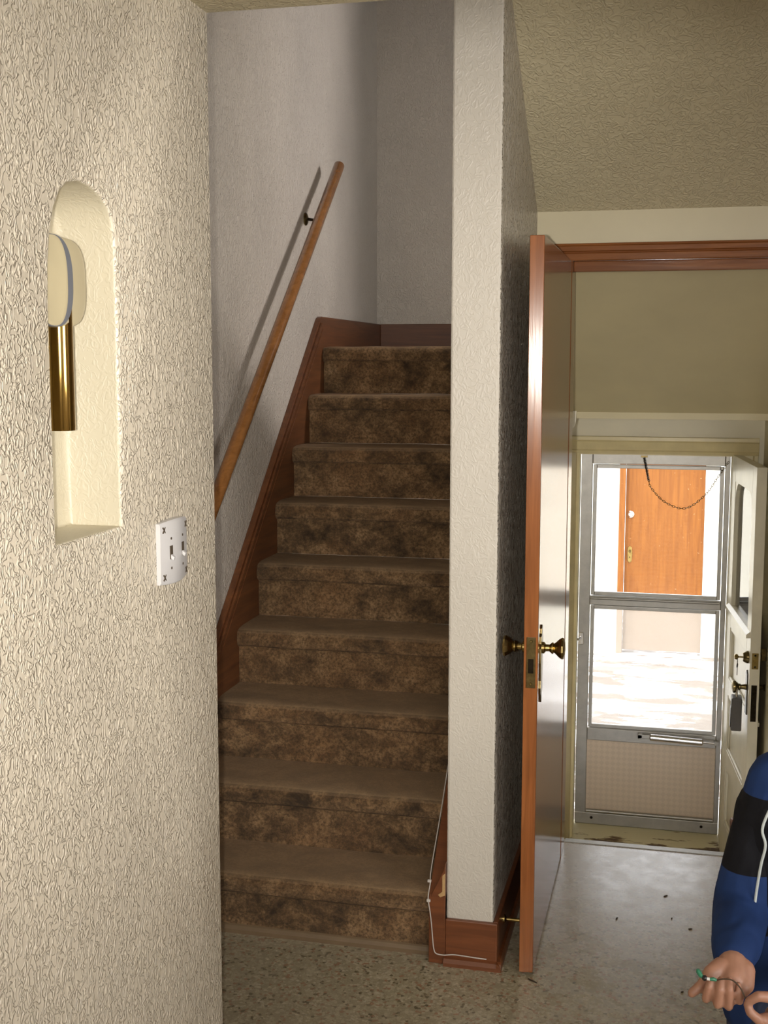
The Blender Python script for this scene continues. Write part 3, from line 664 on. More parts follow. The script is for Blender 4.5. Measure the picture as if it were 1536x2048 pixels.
# ------------------------------------------------------------------ outer wall of the side entry
SX0, SX1, SZ0, SZ1 = -0.474, 0.272, -0.755, 1.240
YS = 6.42
m = MB(); m.box(-0.60, SX0-0.005, YD, YD+0.16, -1.3, 1.475); m.box(SX1+0.002, XR+0.12, YD+0.012, YD+0.16, -1.3, 1.475); m.box(SX0-0.005, SX1+0.012, YD, YD+0.16, SZ1+0.010, 1.475); m.box(SX0-0.005, SX1+0.012, YD, YD+0.16, -1.3, -0.86)
m.box(-6, -0.60, YD, YD+0.16, -1.3, 1.0); m.box(XR+0.12, 6, YD, YD+0.16, -1.3, 5)
m.box(-6, -1.62, YD, YD+0.16, 1.0, 5); m.box(-1.62, XR+0.12, YD, YD+0.16, 4.3, 5)
struct(m.build('wall_outer', 'entry_cream'), 'cream wall around the outer side door', 'wall')
m = MB(); m.prism([(YE+0.10, -1.0), (YD, -1.0), (YD, 1.475), (5.07, 1.475), (5.07, soff(5.07)), (YE+0.10, soff(YE+0.10))], 'x', 0.42, 0.50)
struct(m.build('wall_entry_right', 'entry_cream'), 'cream wall along the right of the side entry', 'wall')
oc = thing('trim_6', 'yellowed cream moulded casing around the outer doorway', 'door casing', (-0.1, YD, ZD), kind='structure')
def cas2(): return [(0.0, 0.0), (0.0, -0.012), (0.014, -0.016), (0.020, -0.012), (0.060, -0.016), (0.068, -0.022), (0.086, -0.022), (0.088, 0.0)]
m = MB(); m.prism([(YD+b_, SZ1+0.008+a_) for a_, b_ in cas2()], 'x', SX0-0.085, SX1+0.125); m.build('head_casing', 'yellow_paint', oc, bevel=0.0015)
m = MB(); m.prism([(SX0+0.004-a_, YD+b_) for a_, b_ in cas2()], 'z', ZD, SZ1+0.01); m.build('side_casing', 'yellow_paint', oc, bevel=0.0015)
m = MB(); m.prism([(SX1+0.036+a_, YD+b_) for a_, b_ in cas2()], 'z', ZD, SZ1+0.01); m.build('side_casing', 'yellow_paint', oc, bevel=0.0015)
m = MB(); m.box(SX0-0.006, SX0-0.001, YD, YD+0.15, ZD, SZ1+0.008); m.box(SX0-0.006, SX1+0.012, YD, YD+0.15, SZ1+0.003, SZ1+0.010)
m.build('jamb', 'yellow_paint', oc)
m = MB(); m.prism([(6.13, ZD-0.06), (6.13, ZD+0.010), (6.145, ZD+0.022), (6.40, ZD+0.044), (6.55, ZD+0.044), (6.55, ZD-0.06)], 'x', SX0-0.004, SX1+0.005)
struct(m.build('trim_7', 'sill'), 'worn yellow-painted wooden sill under the storm door', 'door sill')

# storm door
sd = thing('door_2', 'aluminium storm door with two glass panes and a patterned lower panel', 'storm door', ((SX0+SX1)/2, YS, SZ0), kind='structure')
GT0, GT1, GB0, GB1 = 0.492, 1.178, -0.222, 0.436   # upper and lower pane heights
gx0, gx1 = -0.412, 0.243
m = MB(); m.box(SX0, gx0-0.004, YS-0.014, YS+0.014, SZ0, SZ1); m.build('stile', 'alu', sd, bevel=0.003)
m = MB(); m.box(gx1+0.004, SX1, YS-0.014, YS+0.014, SZ0, SZ1); m.build('stile', 'alu', sd, bevel=0.003)
m = MB(); m.box(gx0-0.004, gx1+0.004, YS-0.014, YS+0.014, GT1+0.005, SZ1); m.build('top_rail', 'alu', sd, bevel=0.003)
m = MB(); m.box(gx0-0.004, gx1+0.004, YS-0.016, YS+0.014, GB1+0.004, GT0-0.004); m.tube([(gx0, YS-0.018, GT0-0.016), (gx1, YS-0.018, GT0-0.016)], 0.007, 10); m.build('middle_rail', 'alu', sd, bevel=0.002)
m = MB(); m.box(gx0-0.004, gx1+0.004, YS-0.014, YS+0.014, -0.292, GB0-0.004); m.build('lower_rail', 'alu', sd, bevel=0.003)
m = MB(); m.box(SX0, SX1, YS-0.016, YS+0.012, SZ0, SZ0+0.062); br = m.build('bottom_rail', 'alu', sd, bevel=0.003)
for x_ in (SX0+0.09, SX1-0.085):
    m = MB(); m.lathe([(0.008, 0), (0.006, 0.003)], (x_, YS-0.016, SZ0+0.035), (0, -1, 0), 10); m.build('screw', 'bronze', br)
m = MB(); m.tube([(gx0, YS-0.016, SZ0+0.074), (gx1, YS-0.016, SZ0+0.074)], 0.010, 12); m.build('drip_bead', 'alu', sd, smooth=True)
m = MB(); m.box(gx0-0.004, gx1+0.004, YS-0.004, YS+0.004, SZ0+0.062, -0.292); m.build('kick_panel', 'kick', sd)
for z0, z1, gm in ((GT0, GT1, 'glass'), (GB0, GB1, 'glass_low')):
    fr_ = MB(); t_ = 0.018
    fr_.box(gx0, gx0+t_, YS-0.010, YS+0.010, z0, z1); fr_.box(gx1-t_, gx1, YS-0.010, YS+0.010, z0, z1); fr_.box(gx0+t_, gx1-t_, YS-0.010, YS+0.010, z0, z0+t_); fr_.box(gx0+t_, gx1-t_, YS-0.010, YS+0.010, z1-t_, z1)
    f_o = fr_.build('sash', 'alu', sd, bevel=0.002)
    m = MB(); m.box(gx0+t_-0.004, gx1-t_+0.004, YS-0.0015, YS+0.0015, z0+t_-0.004, z1-t_+0.004); m.build('pane', gm, f_o)
# latch handle
m = MB(); m.box(SX0+0.004, SX0+0.030, YS-0.022, YS-0.013, 0.225, 0.290); lt = m.build('latch', 'alu_bright', sd, bevel=0.003)
m = MB(); m.tube([(SX0+0.012, YS-0.020, 0.262), (SX0+0.012, YS-0.040, 0.262), (SX0+0.004, YS-0.052, 0.258), (SX0-0.001, YS-0.058, 0.256)], [0.006, 0.006, 0.007, 0.004], 10); m.build('lever', 'alu_bright', lt, smooth=True)
# closer
cl = thing('door_closer', 'silver pneumatic closer tube fixed across the lower rail of the storm door', 'door closer', (0.03, YS-0.045, -0.25))
m = MB(); m.tube([(-0.09, YS-0.045, -0.246), (-0.084, YS-0.045, -0.246), (0.176, YS-0.045, -0.254), (0.181, YS-0.045, -0.254)], [0.010, 0.0185, 0.0185, 0.014], 18); m.build('cylinder', 'alu_bright', cl, smooth=True)
m = MB(); m.tube([(0.18, YS-0.045, -0.254), (0.245, YS-0.045, -0.256)], 0.005, 8); m.build('rod', 'alu_bright', cl)
m = MB(); m.box(-0.150, -0.085, YS-0.048, YS-0.040, -0.256, -0.236); m.box(-0.150, -0.128, YS-0.048, YS-0.0165, -0.258, -0.234); m.build('bracket', 'alu', cl, bevel=0.002)
m = MB(); m.box(0.238, 0.262, YS-0.052, YS-0.0165, -0.266, -0.246); m.build('bracket', 'alu', cl, bevel=0.002)
# chain with spring
chn = thing('storm_door_chain', 'thin slack chain with a spring hanging across the upper pane of the storm door', 'chain', (-0.155, 6.375, 1.235))
yk = YS-0.05
m = MB(); m.box(-0.172, -0.138, YS-0.05, YS-0.0145, 1.222, 1.232); m.build('hook_plate', 'dark_brass', chn)
m = MB(); N = 90; sp = []
for i in range(N):
    t = i/(N-1); q = Vector((-0.155, yk, 1.222)).lerp(Vector((-0.130, yk, 1.105)), t); a_ = t*2*math.pi*16; sp.append(q+Vector((math.cos(a_)*0.006, math.sin(a_)*0.006, 0)))
m.tube(sp, 0.0022, 5); m.build('spring', 'bronze', chn)
cpts = smooth_path([(-0.130, yk, 1.105), (-0.115, yk, 1.065), (-0.044, yk, 0.995), (0.056, yk, 0.967), (0.152, yk, 1.038), (0.215, yk+0.01, 1.135), (0.268, yk+0.03, 1.215)], 10)
# even spacing along the curve
ln = [0]
for a, b in zip(cpts[:-1], cpts[1:]): ln.append(ln[-1]+(b-a).length)
m = MB(); step = 0.0135; k = 0; d = 0
while d < ln[-1]-step:
    i = max(j for j in range(len(ln)) if ln[j] <= d); i = min(i, len(cpts)-2); t = (d-ln[i])/max(1e-6, ln[i+1]-ln[i])
    c0 = cpts[i].lerp(cpts[i+1], t); tn = (cpts[i+1]-cpts[i]).normalized(); sd_ = Vector((0, 1, 0)) if k % 2 else tn.cross(Vector((0, 1, 0))).normalized()
    pth = [c0 + tn*math.cos(a_)*0.009 + sd_*math.sin(a_)*0.0045 for a_ in [2*math.pi*j/8 for j in range(9)]]
    m.tube(pth, 0.0014, 4, caps=False); d += step; k += 1
m.build('links', 'dark_brass', chn)

# ------------------------------------------------------------------ white outer door, swung inwards
ang = math.atan2(5.515-6.245, 0.346-0.276)
od = thing('door_3', 'old cream-white glazed panel door swung open against the right side of the entry', 'door', (0.276, 6.245, ZD+0.02), ang, kind='structure')
DW, DT, DZ0, DZ1 = 0.733, 0.044, 0.0, 1.252-(ZD+0.02)
b0 = -(ZD+0.02)   # local z of world zero
def L(z): return z + b0
sw_ = 0.105
ops = [(0.52, 1.130), (0.155, 0.410), (-0.210, 0.070), (-0.580, -0.300)]
m = MB(); m.box(0, sw_, 0, DT, DZ0, DZ1); m.build('hinge_stile', 'white_paint', od, bevel=0.002, local=True)
m = MB(); m.box(DW-sw_, DW, 0, DT, DZ0, DZ1); ls = m.build('lock_stile', 'white_paint', od, bevel=0.002, local=True)
edges = [DZ1] + [L(z) for a_ in ops for z in (a_[1], a_[0])] + [DZ0]
for i in range(0, len(edges), 2):
    m = MB(); m.box(sw_, DW-sw_, 0, DT, edges[i+1], edges[i]); m.build('cross_rail', 'white_paint', od, bevel=0.002, local=True)
# arched corner fillets of the glazed opening
for sx, xx in ((1, sw_), (-1, DW-sw_)):
    m = MB(); poly = [(xx, L(1.131)), (xx+sx*0.10, L(1.131)), (xx+sx*0.06, L(1.118)), (xx+sx*0.025, L(1.09)), (xx+sx*0.006, L(1.05)), (xx, L(1.01))]
    m.prism(poly, 'y', 0.002, DT-0.002); m.build('corner_fillet', 'white_paint', od, local=True)
m = MB(); m.box(sw_-0.003, DW-sw_+0.003, 0.020, 0.024, L(0.517), L(1.133)); m.build('pane', 'glass', od, local=True)
for z0, z1 in ops[1:]:
    m = MB(); m.box(sw_-0.002, DW-sw_+0.002, 0.015, DT-0.015, L(z0)-0.002, L(z1)+0.002); pn = m.build('panel', 'white_paint', od, local=True)
    m = MB()
    for y0, y1 in ((0.003, 0.015), (DT-0.015, DT-0.003)):
        m.box(sw_, sw_+0.014, y0, y1, L(z0), L(z1)); m.box(DW-sw_-0.014, DW-sw_, y0, y1, L(z0), L(z1)); m.box(sw_+0.014, DW-sw_-0.014, y0, y1, L(z0), L(z0)+0.014); m.box(sw_+0.014, DW-sw_-0.014, y0, y1, L(z1)-0.014, L(z1))
    m.build('panel_moulding', 'white_paint', pn, bevel=0.004, local=True)
m = MB(); m.prism([(0.0, L(0.49)), (-0.016, L(0.49)), (-0.016, L(0.505)), (0.0, L(0.519))], 'x', 0.03, DW-0.03); m.build('glazing_sill', 'white_paint', od, local=True)
# hardware on the lock stile
xk_ = DW-0.058; zk = L(0.262)
m = MB(); m.box(DW-0.001, DW+0.0012, 0.010, 0.034, L(0.12), L(0.285)); m.build('mortise_plate', 'bronze', od, local=True)
m = MB(); m.box(DW-0.001, DW+0.0014, 0.008, 0.036, L(0.358), L(0.430)); sp_ = m.build('deadbolt_plate', 'brass', od, local=True)
for zz in (0.368, 0.420):
    m = MB(); m.lathe([(0.005, 0), (0.004, 0.0012)], (DW+0.0012, 0.022, L(zz)), (1, 0, 0), 8); m.build('screw', 'bronze', sp_, local=True)
m = MB(); m.lathe([(0.009, 0), (0.009, 0.003)], (DW+0.0012, 0.022, L(0.394)), (1, 0, 0), 10); m.build('bolt', 'brass', sp_, local=True)
for sgn, yf in ((-1, 0.0), (1, DT)):
    m = MB(); m.prism([(xk_-0.022, L(0.14)), (xk_+0.022, L(0.14)), (xk_+0.022, L(0.325)), (xk_, L(0.34)), (xk_-0.022, L(0.325))], 'y', min(yf, yf+sgn*0.004), max(yf, yf+sgn*0.004)); m.build('escutcheon', 'bronze', od, local=True)
    m = MB(); m.lathe([(0.014, 0.003), (0.012, 0.012), (0.010, 0.026), (0.015, 0.030), (0.014, 0.036), (0.022, 0.044), (0.029, 0.054), (0.028, 0.062), (0.012, 0.067), (0.001, 0.068)], (xk_, yf, zk), (0, sgn, 0), 16); m.build('knob', 'dark_brass', od, smooth=True, local=True)
m = MB(); m.lathe([(0.028, 0), (0.028, 0.006), (0.022, 0.020), (0.018, 0.024)], (xk_+0.006, 0, L(0.400)), (0, -1, 0), 18); db = m.build('deadbolt_cylinder', 'dark_brass', od, smooth=True, local=True)
m = MB(); m.box(xk_+0.002, xk_+0.010, -0.046, -0.022, L(0.397), L(0.403)); m.lathe([(0.004, 0), (0.011, 0.004), (0.013, 0.010), (0.010, 0.017), (0.003, 0.019)], (xk_+0.006, -0.042, L(0.400)), (0, -1, 0), 14); m.build('key', 'brass', db, local=True)
m = MB(); m.lathe([(0.026, 0), (0.026, 0.006), (0.018, 0.012)], (xk_+0.006, DT, L(0.400)), (0, 1, 0), 18); tt = m.build('deadbolt_rose', 'dark_brass', od, smooth=True, local=True)
m = MB(); m.box(xk_+0.001, xk_+0.011, DT+0.010, DT+0.034, L(0.385), L(0.440)); m.build('thumb_turn', 'dark_brass', tt, bevel=0.003, local=True)
m = MB(); m.box(xk_-0.02, xk_+0.02, DT, DT+0.014, L(0.085), L(0.105)); m.build('paint_lump', 'white_paint', od, bevel=0.004, local=True)
m = MB(); m.prism([(-0.0, L(-0.36)), (-0.045, L(-0.352)), (-0.052, L(-0.365)), (-0.050, L(-0.415)), (-0.020, L(-0.430)), (0.0, L(-0.430))], 'x', DW-0.075, DW-0.045); m.build('kick_stop', 'base_wood', od, bevel=0.003, local=True)
# loose key hanging
dm = od.matrix_basis if False else Matrix.Translation(od.location) @ Matrix.Rotation(ang, 4, 'Z')
def dw(x, y, z): return dm @ Vector((x, y, z))
kq = dw(xk_+0.006, -0.046, L(0.386))
ky = thing('hanging_key', 'small dark key dangling under the deadbolt of the white door', 'key', kq)
m = MB(); rp = [kq + Vector((0, math.cos(a_)*0.010, -0.008+math.sin(a_)*0.012)) for a_ in [2*math.pi*j/14 for j in range(15)]]; m.tube(rp, 0.0016, 6, caps=False); m.build('ring', 'bronze', ky)
m = MB(); m.lathe([(0.011, -0.0012), (0.011, 0.0012)], kq+Vector((0, 0, -0.026)), (1, -0.3, 0), 14); m.box(kq.x-0.0015, kq.x+0.0015, kq.y-0.004, kq.y+0.004, kq.z-0.070, kq.z-0.034); m.build('blade', 'bronze', ky)
# lock box on the outside knob
lk = dw(xk_, -0.040, zk)
lb = thing('lock_box', 'grey metal key lock box hanging from the outside knob of the white door', 'lock box', (lk.x, lk.y, lk.z-0.19))
m = MB(); pth = [(lk.x-0.004, lk.y-0.020, lk.z-0.05), (lk.x-0.004, lk.y-0.020, lk.z-0.012), (lk.x-0.004, lk.y-0.013, lk.z+0.010), (lk.x-0.004, lk.y, lk.z+0.019), (lk.x-0.004, lk.y+0.013, lk.z+0.010), (lk.x-0.004, lk.y+0.020, lk.z-0.012), (lk.x-0.004, lk.y+0.020, lk.z-0.05)]
m.tube(smooth_path(pth, 4), 0.0045, 8); m.build('shackle', 'alu_bright', lb, smooth=True)
m = MB(); m.box(lk.x-0.026, lk.x+0.020, lk.y-0.040, lk.y+0.040, lk.z-0.195, lk.z-0.045); m.build('case', 'lockbox', lb, bevel=0.006, seg=3)
m = MB(); m.box(lk.x-0.029, lk.x-0.025, lk.y-0.030, lk.y+0.030, lk.z-0.180, lk.z-0.09); m.build('face_plate', 'bronze', lb, bevel=0.002)

# ------------------------------------------------------------------ outside
GZ = -1.25
m = MB(); nx, ny_ = 40, 40
vs = []
for j in range(ny_+1):
    for i in range(nx+1):
        x = -7+14*i/nx; y = 6.56+8.5*j/ny_
        z = GZ + 0.35*max(0, (8.6-y)/2.0)*0.35 + 0.03*noise.noise(Vector((x*0.9, y*0.9, 0)))
        if y > 12.3: z = GZ + 0.02*noise.noise(Vector((x*2, y, 1)))
        vs.append((x, y, z))
fs = [[j*(nx+1)+i, j*(nx+1)+i+1, (j+1)*(nx+1)+i+1, (j+1)*(nx+1)+i] for j in range(ny_) for i in range(nx)]
m.add(vs, fs); struct(m.build('ground', 'snow', smooth=True), 'patchy snow over bare concrete between house and garage', 'ground')
GY = 12.5
m = MB(); m.box(-6, -0.540, GY, GY+0.2, GZ-0.1, 1.6); m.box(0.315, 6, GY, GY+0.2, GZ-0.1, 1.6); m.box(-0.540, 0.315, GY, GY+0.2, 0.82, 1.6)
struct(m.build('wall_garage', 'garage_wall'), 'bright white garage wall across the yard', 'wall')
gd = thing('door_4', 'orange plywood garage door across the yard with a weathered grey foot', 'door', (-0.1, GY, GZ), kind='structure')
m = MB(); m.box(-0.478, 0.298, GY+0.06, GY+0.10, GZ+0.03, 0.80); m.build('slab', 'garage_door', gd)
m = MB(); m.box(-0.540, -0.482, GY-0.012, GY+0.12, GZ, 0.82); m.build('jamb', 'garage_door', gd, bevel=0.003)
m = MB(); m.box(0.299, 0.315, GY-0.005, GY+0.12, GZ, 0.82); m.build('jamb', 'garage_wall', gd)
m = MB(); m.box(-0.482, 0.299, GY-0.005, GY+0.12, 0.80, 0.82); m.build('head_jamb', 'garage_wall', gd)
m = MB(); m.lathe([(0.034, 0), (0.034, 0.012), (0.024, 0.018), (0.022, 0.022)], (-0.425, GY+0.06, 0.180), (0, -1, 0), 20); m.build('deadbolt', 'alu_bright', gd, smooth=True)
m = MB(); m.prism([(-0.445, -0.30), (-0.425, -0.32), (-0.405, -0.30), (-0.400, -0.23), (-0.405, -0.16), (-0.425, -0.145), (-0.445, -0.16), (-0.450, -0.23)], 'y', GY+0.052, GY+0.06); lpz = m.build('lock_plate', 'brass', gd, bevel=0.002)
m = MB(); m.lathe([(0.008, 0), (0.014, 0.012), (0.012, 0.03)], (-0.425, GY+0.052, -0.20), (0, -1, 0), 12); m.build('knob_stub', 'dark_brass', lpz, smooth=True)
m = MB(); m.lathe([(0.006, 0), (0.006, 0.003)], (-0.425, GY+0.052, -0.26), (0, -1, 0), 10); m.build('keyhole', 'debris', lpz)

# ------------------------------------------------------------------ child with key cord at the right
def jacket_mat(name, stops, axis='Z', off=0.0):
    m, nt, b = new_mat(name); v = objco(nt); sx = nd(nt, 'ShaderNodeSeparateXYZ'); nt.links.new(v, sx.inputs[0])
    n = noise_n(nt, v, 17, 1, 0.4, 0.3)
    mr = nd(nt, 'ShaderNodeMapRange'); mr.inputs['From Min'].default_value = 0.4; mr.inputs['From Max'].default_value = 1.1
    nt.links.new(sx.outputs[axis], mr.inputs['Value'])
    c = ramp(nt, mr.outputs['Result'], [((z-0.4)/0.7, col) for z, col in stops], 'CONSTANT')
    nt.links.new(c, b.inputs['Base Color']); b.inputs['Roughness'].default_value = 0.8; b.inputs['Specular IOR Level'].default_value = 0.2
    bump(nt, n.outputs['Fac'], 0.6, 0.02, b); return m
BLUE, BLACK = (0.010, 0.028, 0.100), (0.004, 0.004, 0.006)
MT['sleeve'] = jacket_mat('blue_black_sleeve', [(0.4, BLUE), (0.842, BLACK), (0.972, BLUE)])
MT['jacket'] = jacket_mat('blue_black_jacket', [(0.4, BLUE), (0.735, BLACK), (0.985, BLUE)])
MT['trousers'] = plain('navy_trousers', (0.012, 0.022, 0.055), 0.8, bumps=0.3, bscale=60)
MT['skin'] = plain('skin', (0.33, 0.165, 0.105), 0.5, var=0.08, nscale=40)
MT['skin'].node_tree.nodes['Principled BSDF'].inputs['Subsurface Weight'].default_value = 0.08
MT['hair'] = plain('brown_hair', (0.06, 0.035, 0.018), 0.5, nscale=90, var=0.3, bumps=0.5, bscale=160)
MT['shoe'] = plain('dark_sneaker', (0.03, 0.03, 0.035), 0.6)
MT['white'] = plain('white_eye', (0.75, 0.74, 0.72), 0.3)
MT['piping'] = plain('pale_grey_piping', (0.42, 0.46, 0.45), 0.5)
PO = Vector((0.26, 2.14, 0.0))
pe = thing('person', 'child in blue and black jacket with pale piping, holding a cord in both hands', 'person', PO)
def capsules(name, caps, mat, parent, voxel, smooth=6):
    mb = MB()
    for p0, r0, p1, r1 in caps:
        p0, p1 = Vector(p0), Vector(p1); d = p1-p0
        if d.length < 1e-6: mb.sphere(p0, r0, 14); continue
        t = d.normalized(); path, rs = [], []
        for a_ in (80, 55, 28): path.append(p0 - t*math.sin(math.radians(a_))*r0); rs.append(math.cos(math.radians(a_))*r0)
        path += [p0, p0.lerp(p1, 0.5), p1]; rs += [r0, (r0+r1)/2, r1]
        for a_ in (28, 55, 80): path.append(p1 + t*math.sin(math.radians(a_))*r1); rs.append(math.cos(math.radians(a_))*r1)
        mb.tube(path, rs, 14)
    o = mb.build(name, mat, parent)
    rm = o.modifiers.new('one_surface', 'REMESH'); rm.mode = 'VOXEL'; rm.voxel_size = voxel; rm.use_smooth_shade = True
    sm = o.modifiers.new('soften', 'SMOOTH'); sm.factor = 0.5; sm.iterations = smooth
    return o
def chain(pts): return [(pts[i][0], pts[i][1], pts[i+1][0], pts[i+1][1]) for i in range(len(pts)-1)]
body = []
# legs, torso, neck, head
for sx in (-1, 1):
    hx = PO.x + sx*0.062
    body += chain([((hx, 2.15, 0.60), 0.062), ((hx+sx*0.008, 2.13, 0.33), 0.045), ((hx+sx*0.012, 2.15, 0.07), 0.030)])
body += chain([((PO.x-0.05, 2.14, 0.62), 0.075), ((PO.x-0.045, 2.13, 0.90), 0.072)]) + chain([((PO.x+0.05, 2.14, 0.62), 0.075), ((PO.x+0.045, 2.13, 0.90), 0.072)])
body += chain([((PO.x-0.085, 2.12, 0.985), 0.040), ((PO.x+0.085, 2.12, 0.985), 0.040)])
body += chain([((PO.x+0.012, 2.12, 0.98), 0.042), ((PO.x+0.025, 2.10, 1.075), 0.036)])
HX, HY, HZ = PO.x+0.032, 2.085, 1.175
body += [((HX, HY+0.012, HZ+0.025), 0.078, (HX, HY-0.004, HZ-0.02), 0.068), ((HX, HY-0.02, HZ-0.045), 0.050, (HX, HY-0.032, HZ-0.062), 0.036)]
body += [((HX-0.002, HY-0.076, HZ-0.002), 0.008, (HX-0.003, HY-0.086, HZ-0.022), 0.011)]               # nose
body += [((HX-0.018, HY-0.066, HZ-0.050), 0.007, (HX+0.016, HY-0.066, HZ-0.050), 0.007)]               # lips
for sx in (-1, 1): body += [((HX+sx*0.018, HY-0.064, HZ+0.0125), 0.0055, (HX+sx*0.039, HY-0.058, HZ+0.0115), 0.0050), ((HX+sx*0.018, HY-0.064, HZ-0.0095), 0.0045, (HX+sx*0.038, HY-0.058, HZ-0.0090), 0.0040)]
for sx in (-1, 1): body += [((HX+sx*0.078, HY+0.012, HZ+0.010), 0.014, (HX+sx*0.076, HY+0.010, HZ-0.014), 0.010)]
# right arm (image left) and hand
W1 = (0.112, 1.915, 0.757)
body += chain([((0.180, 2.115, 0.985), 0.036), ((0.137, 2.085, 0.775), 0.030), (W1, 0.023)])
body += chain([(W1, 0.024), ((0.110, 1.888, 0.744), 0.022)])
body += [(W1, 0.021, (0.086, 1.880, 0.738), 0.016), (W1, 0.021, (0.096, 1.876, 0.734), 0.016), (W1, 0.021, (0.110, 1.876, 0.733), 0.016), (W1, 0.020, (0.124, 1.880, 0.736), 0.015), ((0.128, 1.905, 0.752), 0.018, (0.130, 1.886, 0.738), 0.014)]
FR = {'i': [(0.080, 1.876, 0.733), (0.0700, 1.846, 0.7290), (0.0735, 1.843, 0.7500), (0.0765, 1.850, 0.7580)],
      'm': [(0.094, 1.873, 0.729), (0.0870, 1.841, 0.7245), (0.0895, 1.838, 0.7500), (0.0910, 1.848, 0.7610)],
      'r': [(0.109, 1.873, 0.728), (0.1035, 1.841, 0.7235), (0.1035, 1.838, 0.7510), (0.1035, 1.848, 0.7620)],
      'p': [(0.123, 1.876, 0.731), (0.1195, 1.850, 0.7290), (0.1175, 1.847, 0.7460), (0.1170, 1.853, 0.7540)]}
for k_, q in FR.items():
    r_ = 0.0072 if k_ != 'p' else 0.0064
    body += chain([(q[0], r_+0.0010), (q[1], r_), (q[2], r_-0.0006), (q[3], r_-0.0014)])
body += chain([((0.094, 1.898, 0.756), 0.017), ((0.078, 1.882, 0.754), 0.0125), ((0.0655, 1.868, 0.741), 0.0090), ((0.049, 1.859, 0.7285), 0.0072)])
# left arm and hand, pinching the cord
W2 = (0.215, 1.915, 0.690)
body += chain([((0.345, 2.115, 0.985), 0.036), ((0.375, 2.085, 0.780), 0.030), (W2, 0.022)])
body += [(W2, 0.023, (0.190, 1.872, 0.712), 0.020), (W2, 0.020, (0.176, 1.878, 0.698), 0.017), (W2, 0.019, (0.182, 1.886, 0.690), 0.016)]
body += chain([((0.188, 1.866, 0.722), 0.0125), ((0.164, 1.842, 0.745), 0.0090), ((0.1455, 1.832, 0.7500), 0.0080), ((0.1320, 1.832, 0.7400), 0.0066)])
body += chain([((0.174, 1.860, 0.706), 0.0105), ((0.148, 1.832, 0.712), 0.0082), ((0.1345, 1.829, 0.7240), 0.0072), ((0.1300, 1.832, 0.7350), 0.0062)])
for dx, dz in ((0.006, -0.013), (0.013, -0.025), (0.021, -0.036)):
    body += chain([((0.174+dx, 1.864, 0.702+dz), 0.0100), ((0.152+dx, 1.838, 0.704+dz), 0.0080), ((0.156+dx, 1.836, 0.722+dz), 0.0070), ((0.168+dx, 1.846, 0.724+dz), 0.0062)])
capsules('body', body, 'skin', pe, 0.0026, 3)
# clothes
tor = []
for t in (-1, -0.5, 0, 0.5, 1):
    x = PO.x + t*0.082; rr = 0.088 - 0.012*abs(t)
    tor += chain([((x, 2.145, 0.585), rr), ((x, 2.140, 0.74), rr-0.002), ((PO.x+t*0.075, 2.125, 0.93), rr-0.006), ((PO.x+t*0.062, 2.12, 0.985), 0.055)])
tor += chain([((PO.x+0.010, 2.12, 1.00), 0.062), ((PO.x+0.018, 2.115, 1.045), 0.054)])
jk = capsules('jacket_body', tor, 'jacket', pe, 0.006, 5)
capsules('sleeve', chain([((0.190, 2.118, 0.992), 0.055), ((0.158, 2.115, 0.885), 0.051), ((0.135, 2.098, 0.785), 0.050), ((0.131, 2.080, 0.768), 0.048), ((0.120, 1.975, 0.760), 0.041), ((0.116, 1.952, 0.760), 0.037), ((0.114, 1.936, 0.758), 0.034)]), 'sleeve', pe, 0.005, 4)
capsules('sleeve', chain([((0.330, 2.118, 0.992), 0.055), ((0.368, 2.115, 0.885), 0.051), ((0.380, 2.098, 0.785), 0.050), ((0.374, 2.080, 0.772), 0.048), ((0.262, 1.965, 0.712), 0.039), ((0.240, 1.940, 0.700), 0.034)]), 'sleeve', pe, 0.005, 4)
leg = []
for sx in (-1, 1):
    hx = PO.x + sx*0.062; leg += chain([((hx, 2.15, 0.62), 0.088), ((hx, 2.145, 0.50), 0.080), ((hx+sx*0.008, 2.132, 0.33), 0.064), ((hx+sx*0.012, 2.15, 0.085), 0.058)])
leg += chain([((PO.x-0.05, 2.15, 0.60), 0.09), ((PO.x+0.05, 2.15, 0.60), 0.09)])
capsules('trousers', leg, 'trousers', pe, 0.007, 4)
for sx in (-1, 1):
    hx = PO.x + sx*0.075
    capsules('shoe', chain([((hx, 2.175, 0.040), 0.037), ((hx+sx*0.006, 2.10, 0.037), 0.035), ((hx+sx*0.012, 2.03, 0.030), 0.029)]), 'shoe', pe, 0.006, 3)
hair = [((HX, HY+0.022, HZ+0.042), 0.079, (HX, HY+0.034, HZ-0.010), 0.068), ((HX-0.03, HY-0.030, HZ+0.072), 0.034, (HX+0.03, HY-0.030, HZ+0.072), 0.034), ((HX-0.066, HY+0.02, HZ+0.03), 0.024, (HX-0.062, HY+0.026, HZ-0.012), 0.016), ((HX+0.066, HY+0.02, HZ+0.03), 0.024, (HX+0.062, HY+0.026, HZ-0.012), 0.016)]
capsules('hair', hair, 'hair', pe, 0.005, 3)
for sx in (-1, 1):
    m = MB(); m.sphere((HX+sx*0.028, HY-0.0560, HZ+0.002), 0.0115, 14); ey = m.build('eye', 'white', pe, smooth=True)
    m = MB(); m.sphere((HX+sx*0.0275, HY-0.0640, HZ+0.000), 0.0042, 12); m.build('iris', 'bronze', ey, smooth=True)
    m = MB(); m.tube([(HX+sx*0.012, HY-0.070, HZ+0.022), (HX+sx*0.028, HY-0.0705, HZ+0.026), (HX+sx*0.044, HY-0.062, HZ+0.021)], 0.0028, 6); m.build('eyebrow', 'hair', pe, smooth=True)
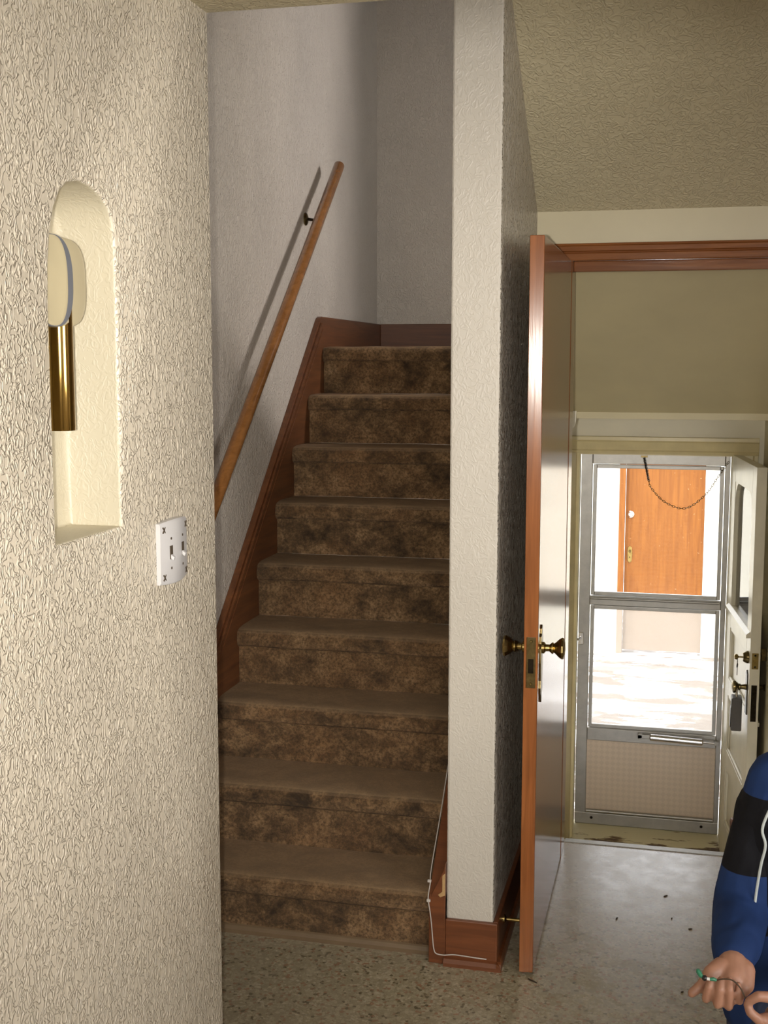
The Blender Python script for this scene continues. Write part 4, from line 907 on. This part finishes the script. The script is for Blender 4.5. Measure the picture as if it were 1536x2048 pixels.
# piping along the jacket side seam
pp = smooth_path([(0.186, 2.052, 1.002), (0.168, 2.046, 0.965), (0.158, 2.044, 0.932), (0.164, 2.044, 0.905), (0.158, 2.046, 0.868), (0.152, 2.048, 0.812), (0.150, 2.046, 0.770), (0.147, 2.040, 0.742)], 5)
m = MB(); m.tube(pp, 0.0024, 7); m.build('piping', 'piping', pe, smooth=True)

# key cord between the hands
MT['green'] = plain('green_plastic', (0.02, 0.17, 0.09), 0.35)
MT['bead'] = plain('black_bead', (0.01, 0.01, 0.012), 0.08)
kc = thing('key_cord', 'short green cord with a shiny black bead held in the child\'s fist', 'cord', (0.066, 1.842, 0.765))
m = MB(); m.tube(smooth_path([(0.0560, 1.846, 0.7750), (0.0575, 1.8455, 0.7710), (0.0610, 1.843, 0.7670), (0.0640, 1.842, 0.7655)], 4), [0.0026]*3+[0.0036]*6+[0.003]*4, 8); m.build('green_end', 'green', kc, smooth=True)
m = MB(); m.sphere((0.0665, 1.8405, 0.7648), 0.0044, 14); m.build('bead', 'bead', kc, smooth=True)
m = MB(); m.tube([(0.0700, 1.840, 0.7645), (0.0745, 1.8395, 0.7645)], 0.0024, 8); m.build('clear_sleeve', 'white', kc, smooth=True)
m = MB(); m.tube([(0.0745, 1.8395, 0.7645), (0.0800, 1.839, 0.7655), (0.0840, 1.8395, 0.7640)], [0.0024, 0.0030, 0.0020], 8); m.build('green_knot', 'green', kc, smooth=True)
m = MB(); m.tube(smooth_path([(0.0840, 1.8395, 0.7640), (0.0950, 1.838, 0.7680), (0.1080, 1.8365, 0.7680), (0.1190, 1.836, 0.7580), (0.1260, 1.833, 0.7460), (0.1310, 1.8315, 0.7380)], 5), 0.0011, 6); m.build('string', 'debris', kc, smooth=True)

# ------------------------------------------------------------------ crumbs on the floor
for i, (x, y, a_, l_) in enumerate(((-0.343, 3.215, -0.6, 0.034), (-0.135, 3.66, 1.2, 0.016), (0.01, 3.86, 0.7, 0.016), (0.085, 3.64, 0.2, 0.012), (0.03, 3.70, 0.9, 0.008), (0.06, 3.25, 0.4, 0.008), (0.17, 3.58, 0.1, 0.010))):
    lab = ['dark sliver of debris beside the foot of the open brown door', 'dark leaf crumb on the floor nearest the brown door', 'dark leaf crumb nearest the metal floor strip', 'flat leaf crumb in the middle of the worn entry floor', 'tiny round crumb between two larger ones on the entry floor', 'dark crumb on the speckled floor left of the child', 'crumb on the entry floor close behind the child'][i]
    d = Vector((math.cos(a_), math.sin(a_), 0))*l_/2; w_ = Vector((-d.y, d.x, 0)).normalized()*0.0028
    m = MB(); c0 = Vector((x, y, 0.0003))
    m.prism([((c0-d).x, (c0-d).y), ((c0-d*0.3-w_).x, (c0-d*0.3-w_).y), ((c0+d).x, (c0+d).y), ((c0+d*0.2+w_).x, (c0+d*0.2+w_).y)], 'z', 0.0002, 0.003)
    tag(m.build('leaf_crumb', 'debris'), lab, 'debris', group='leaf crumbs on the entry floor')
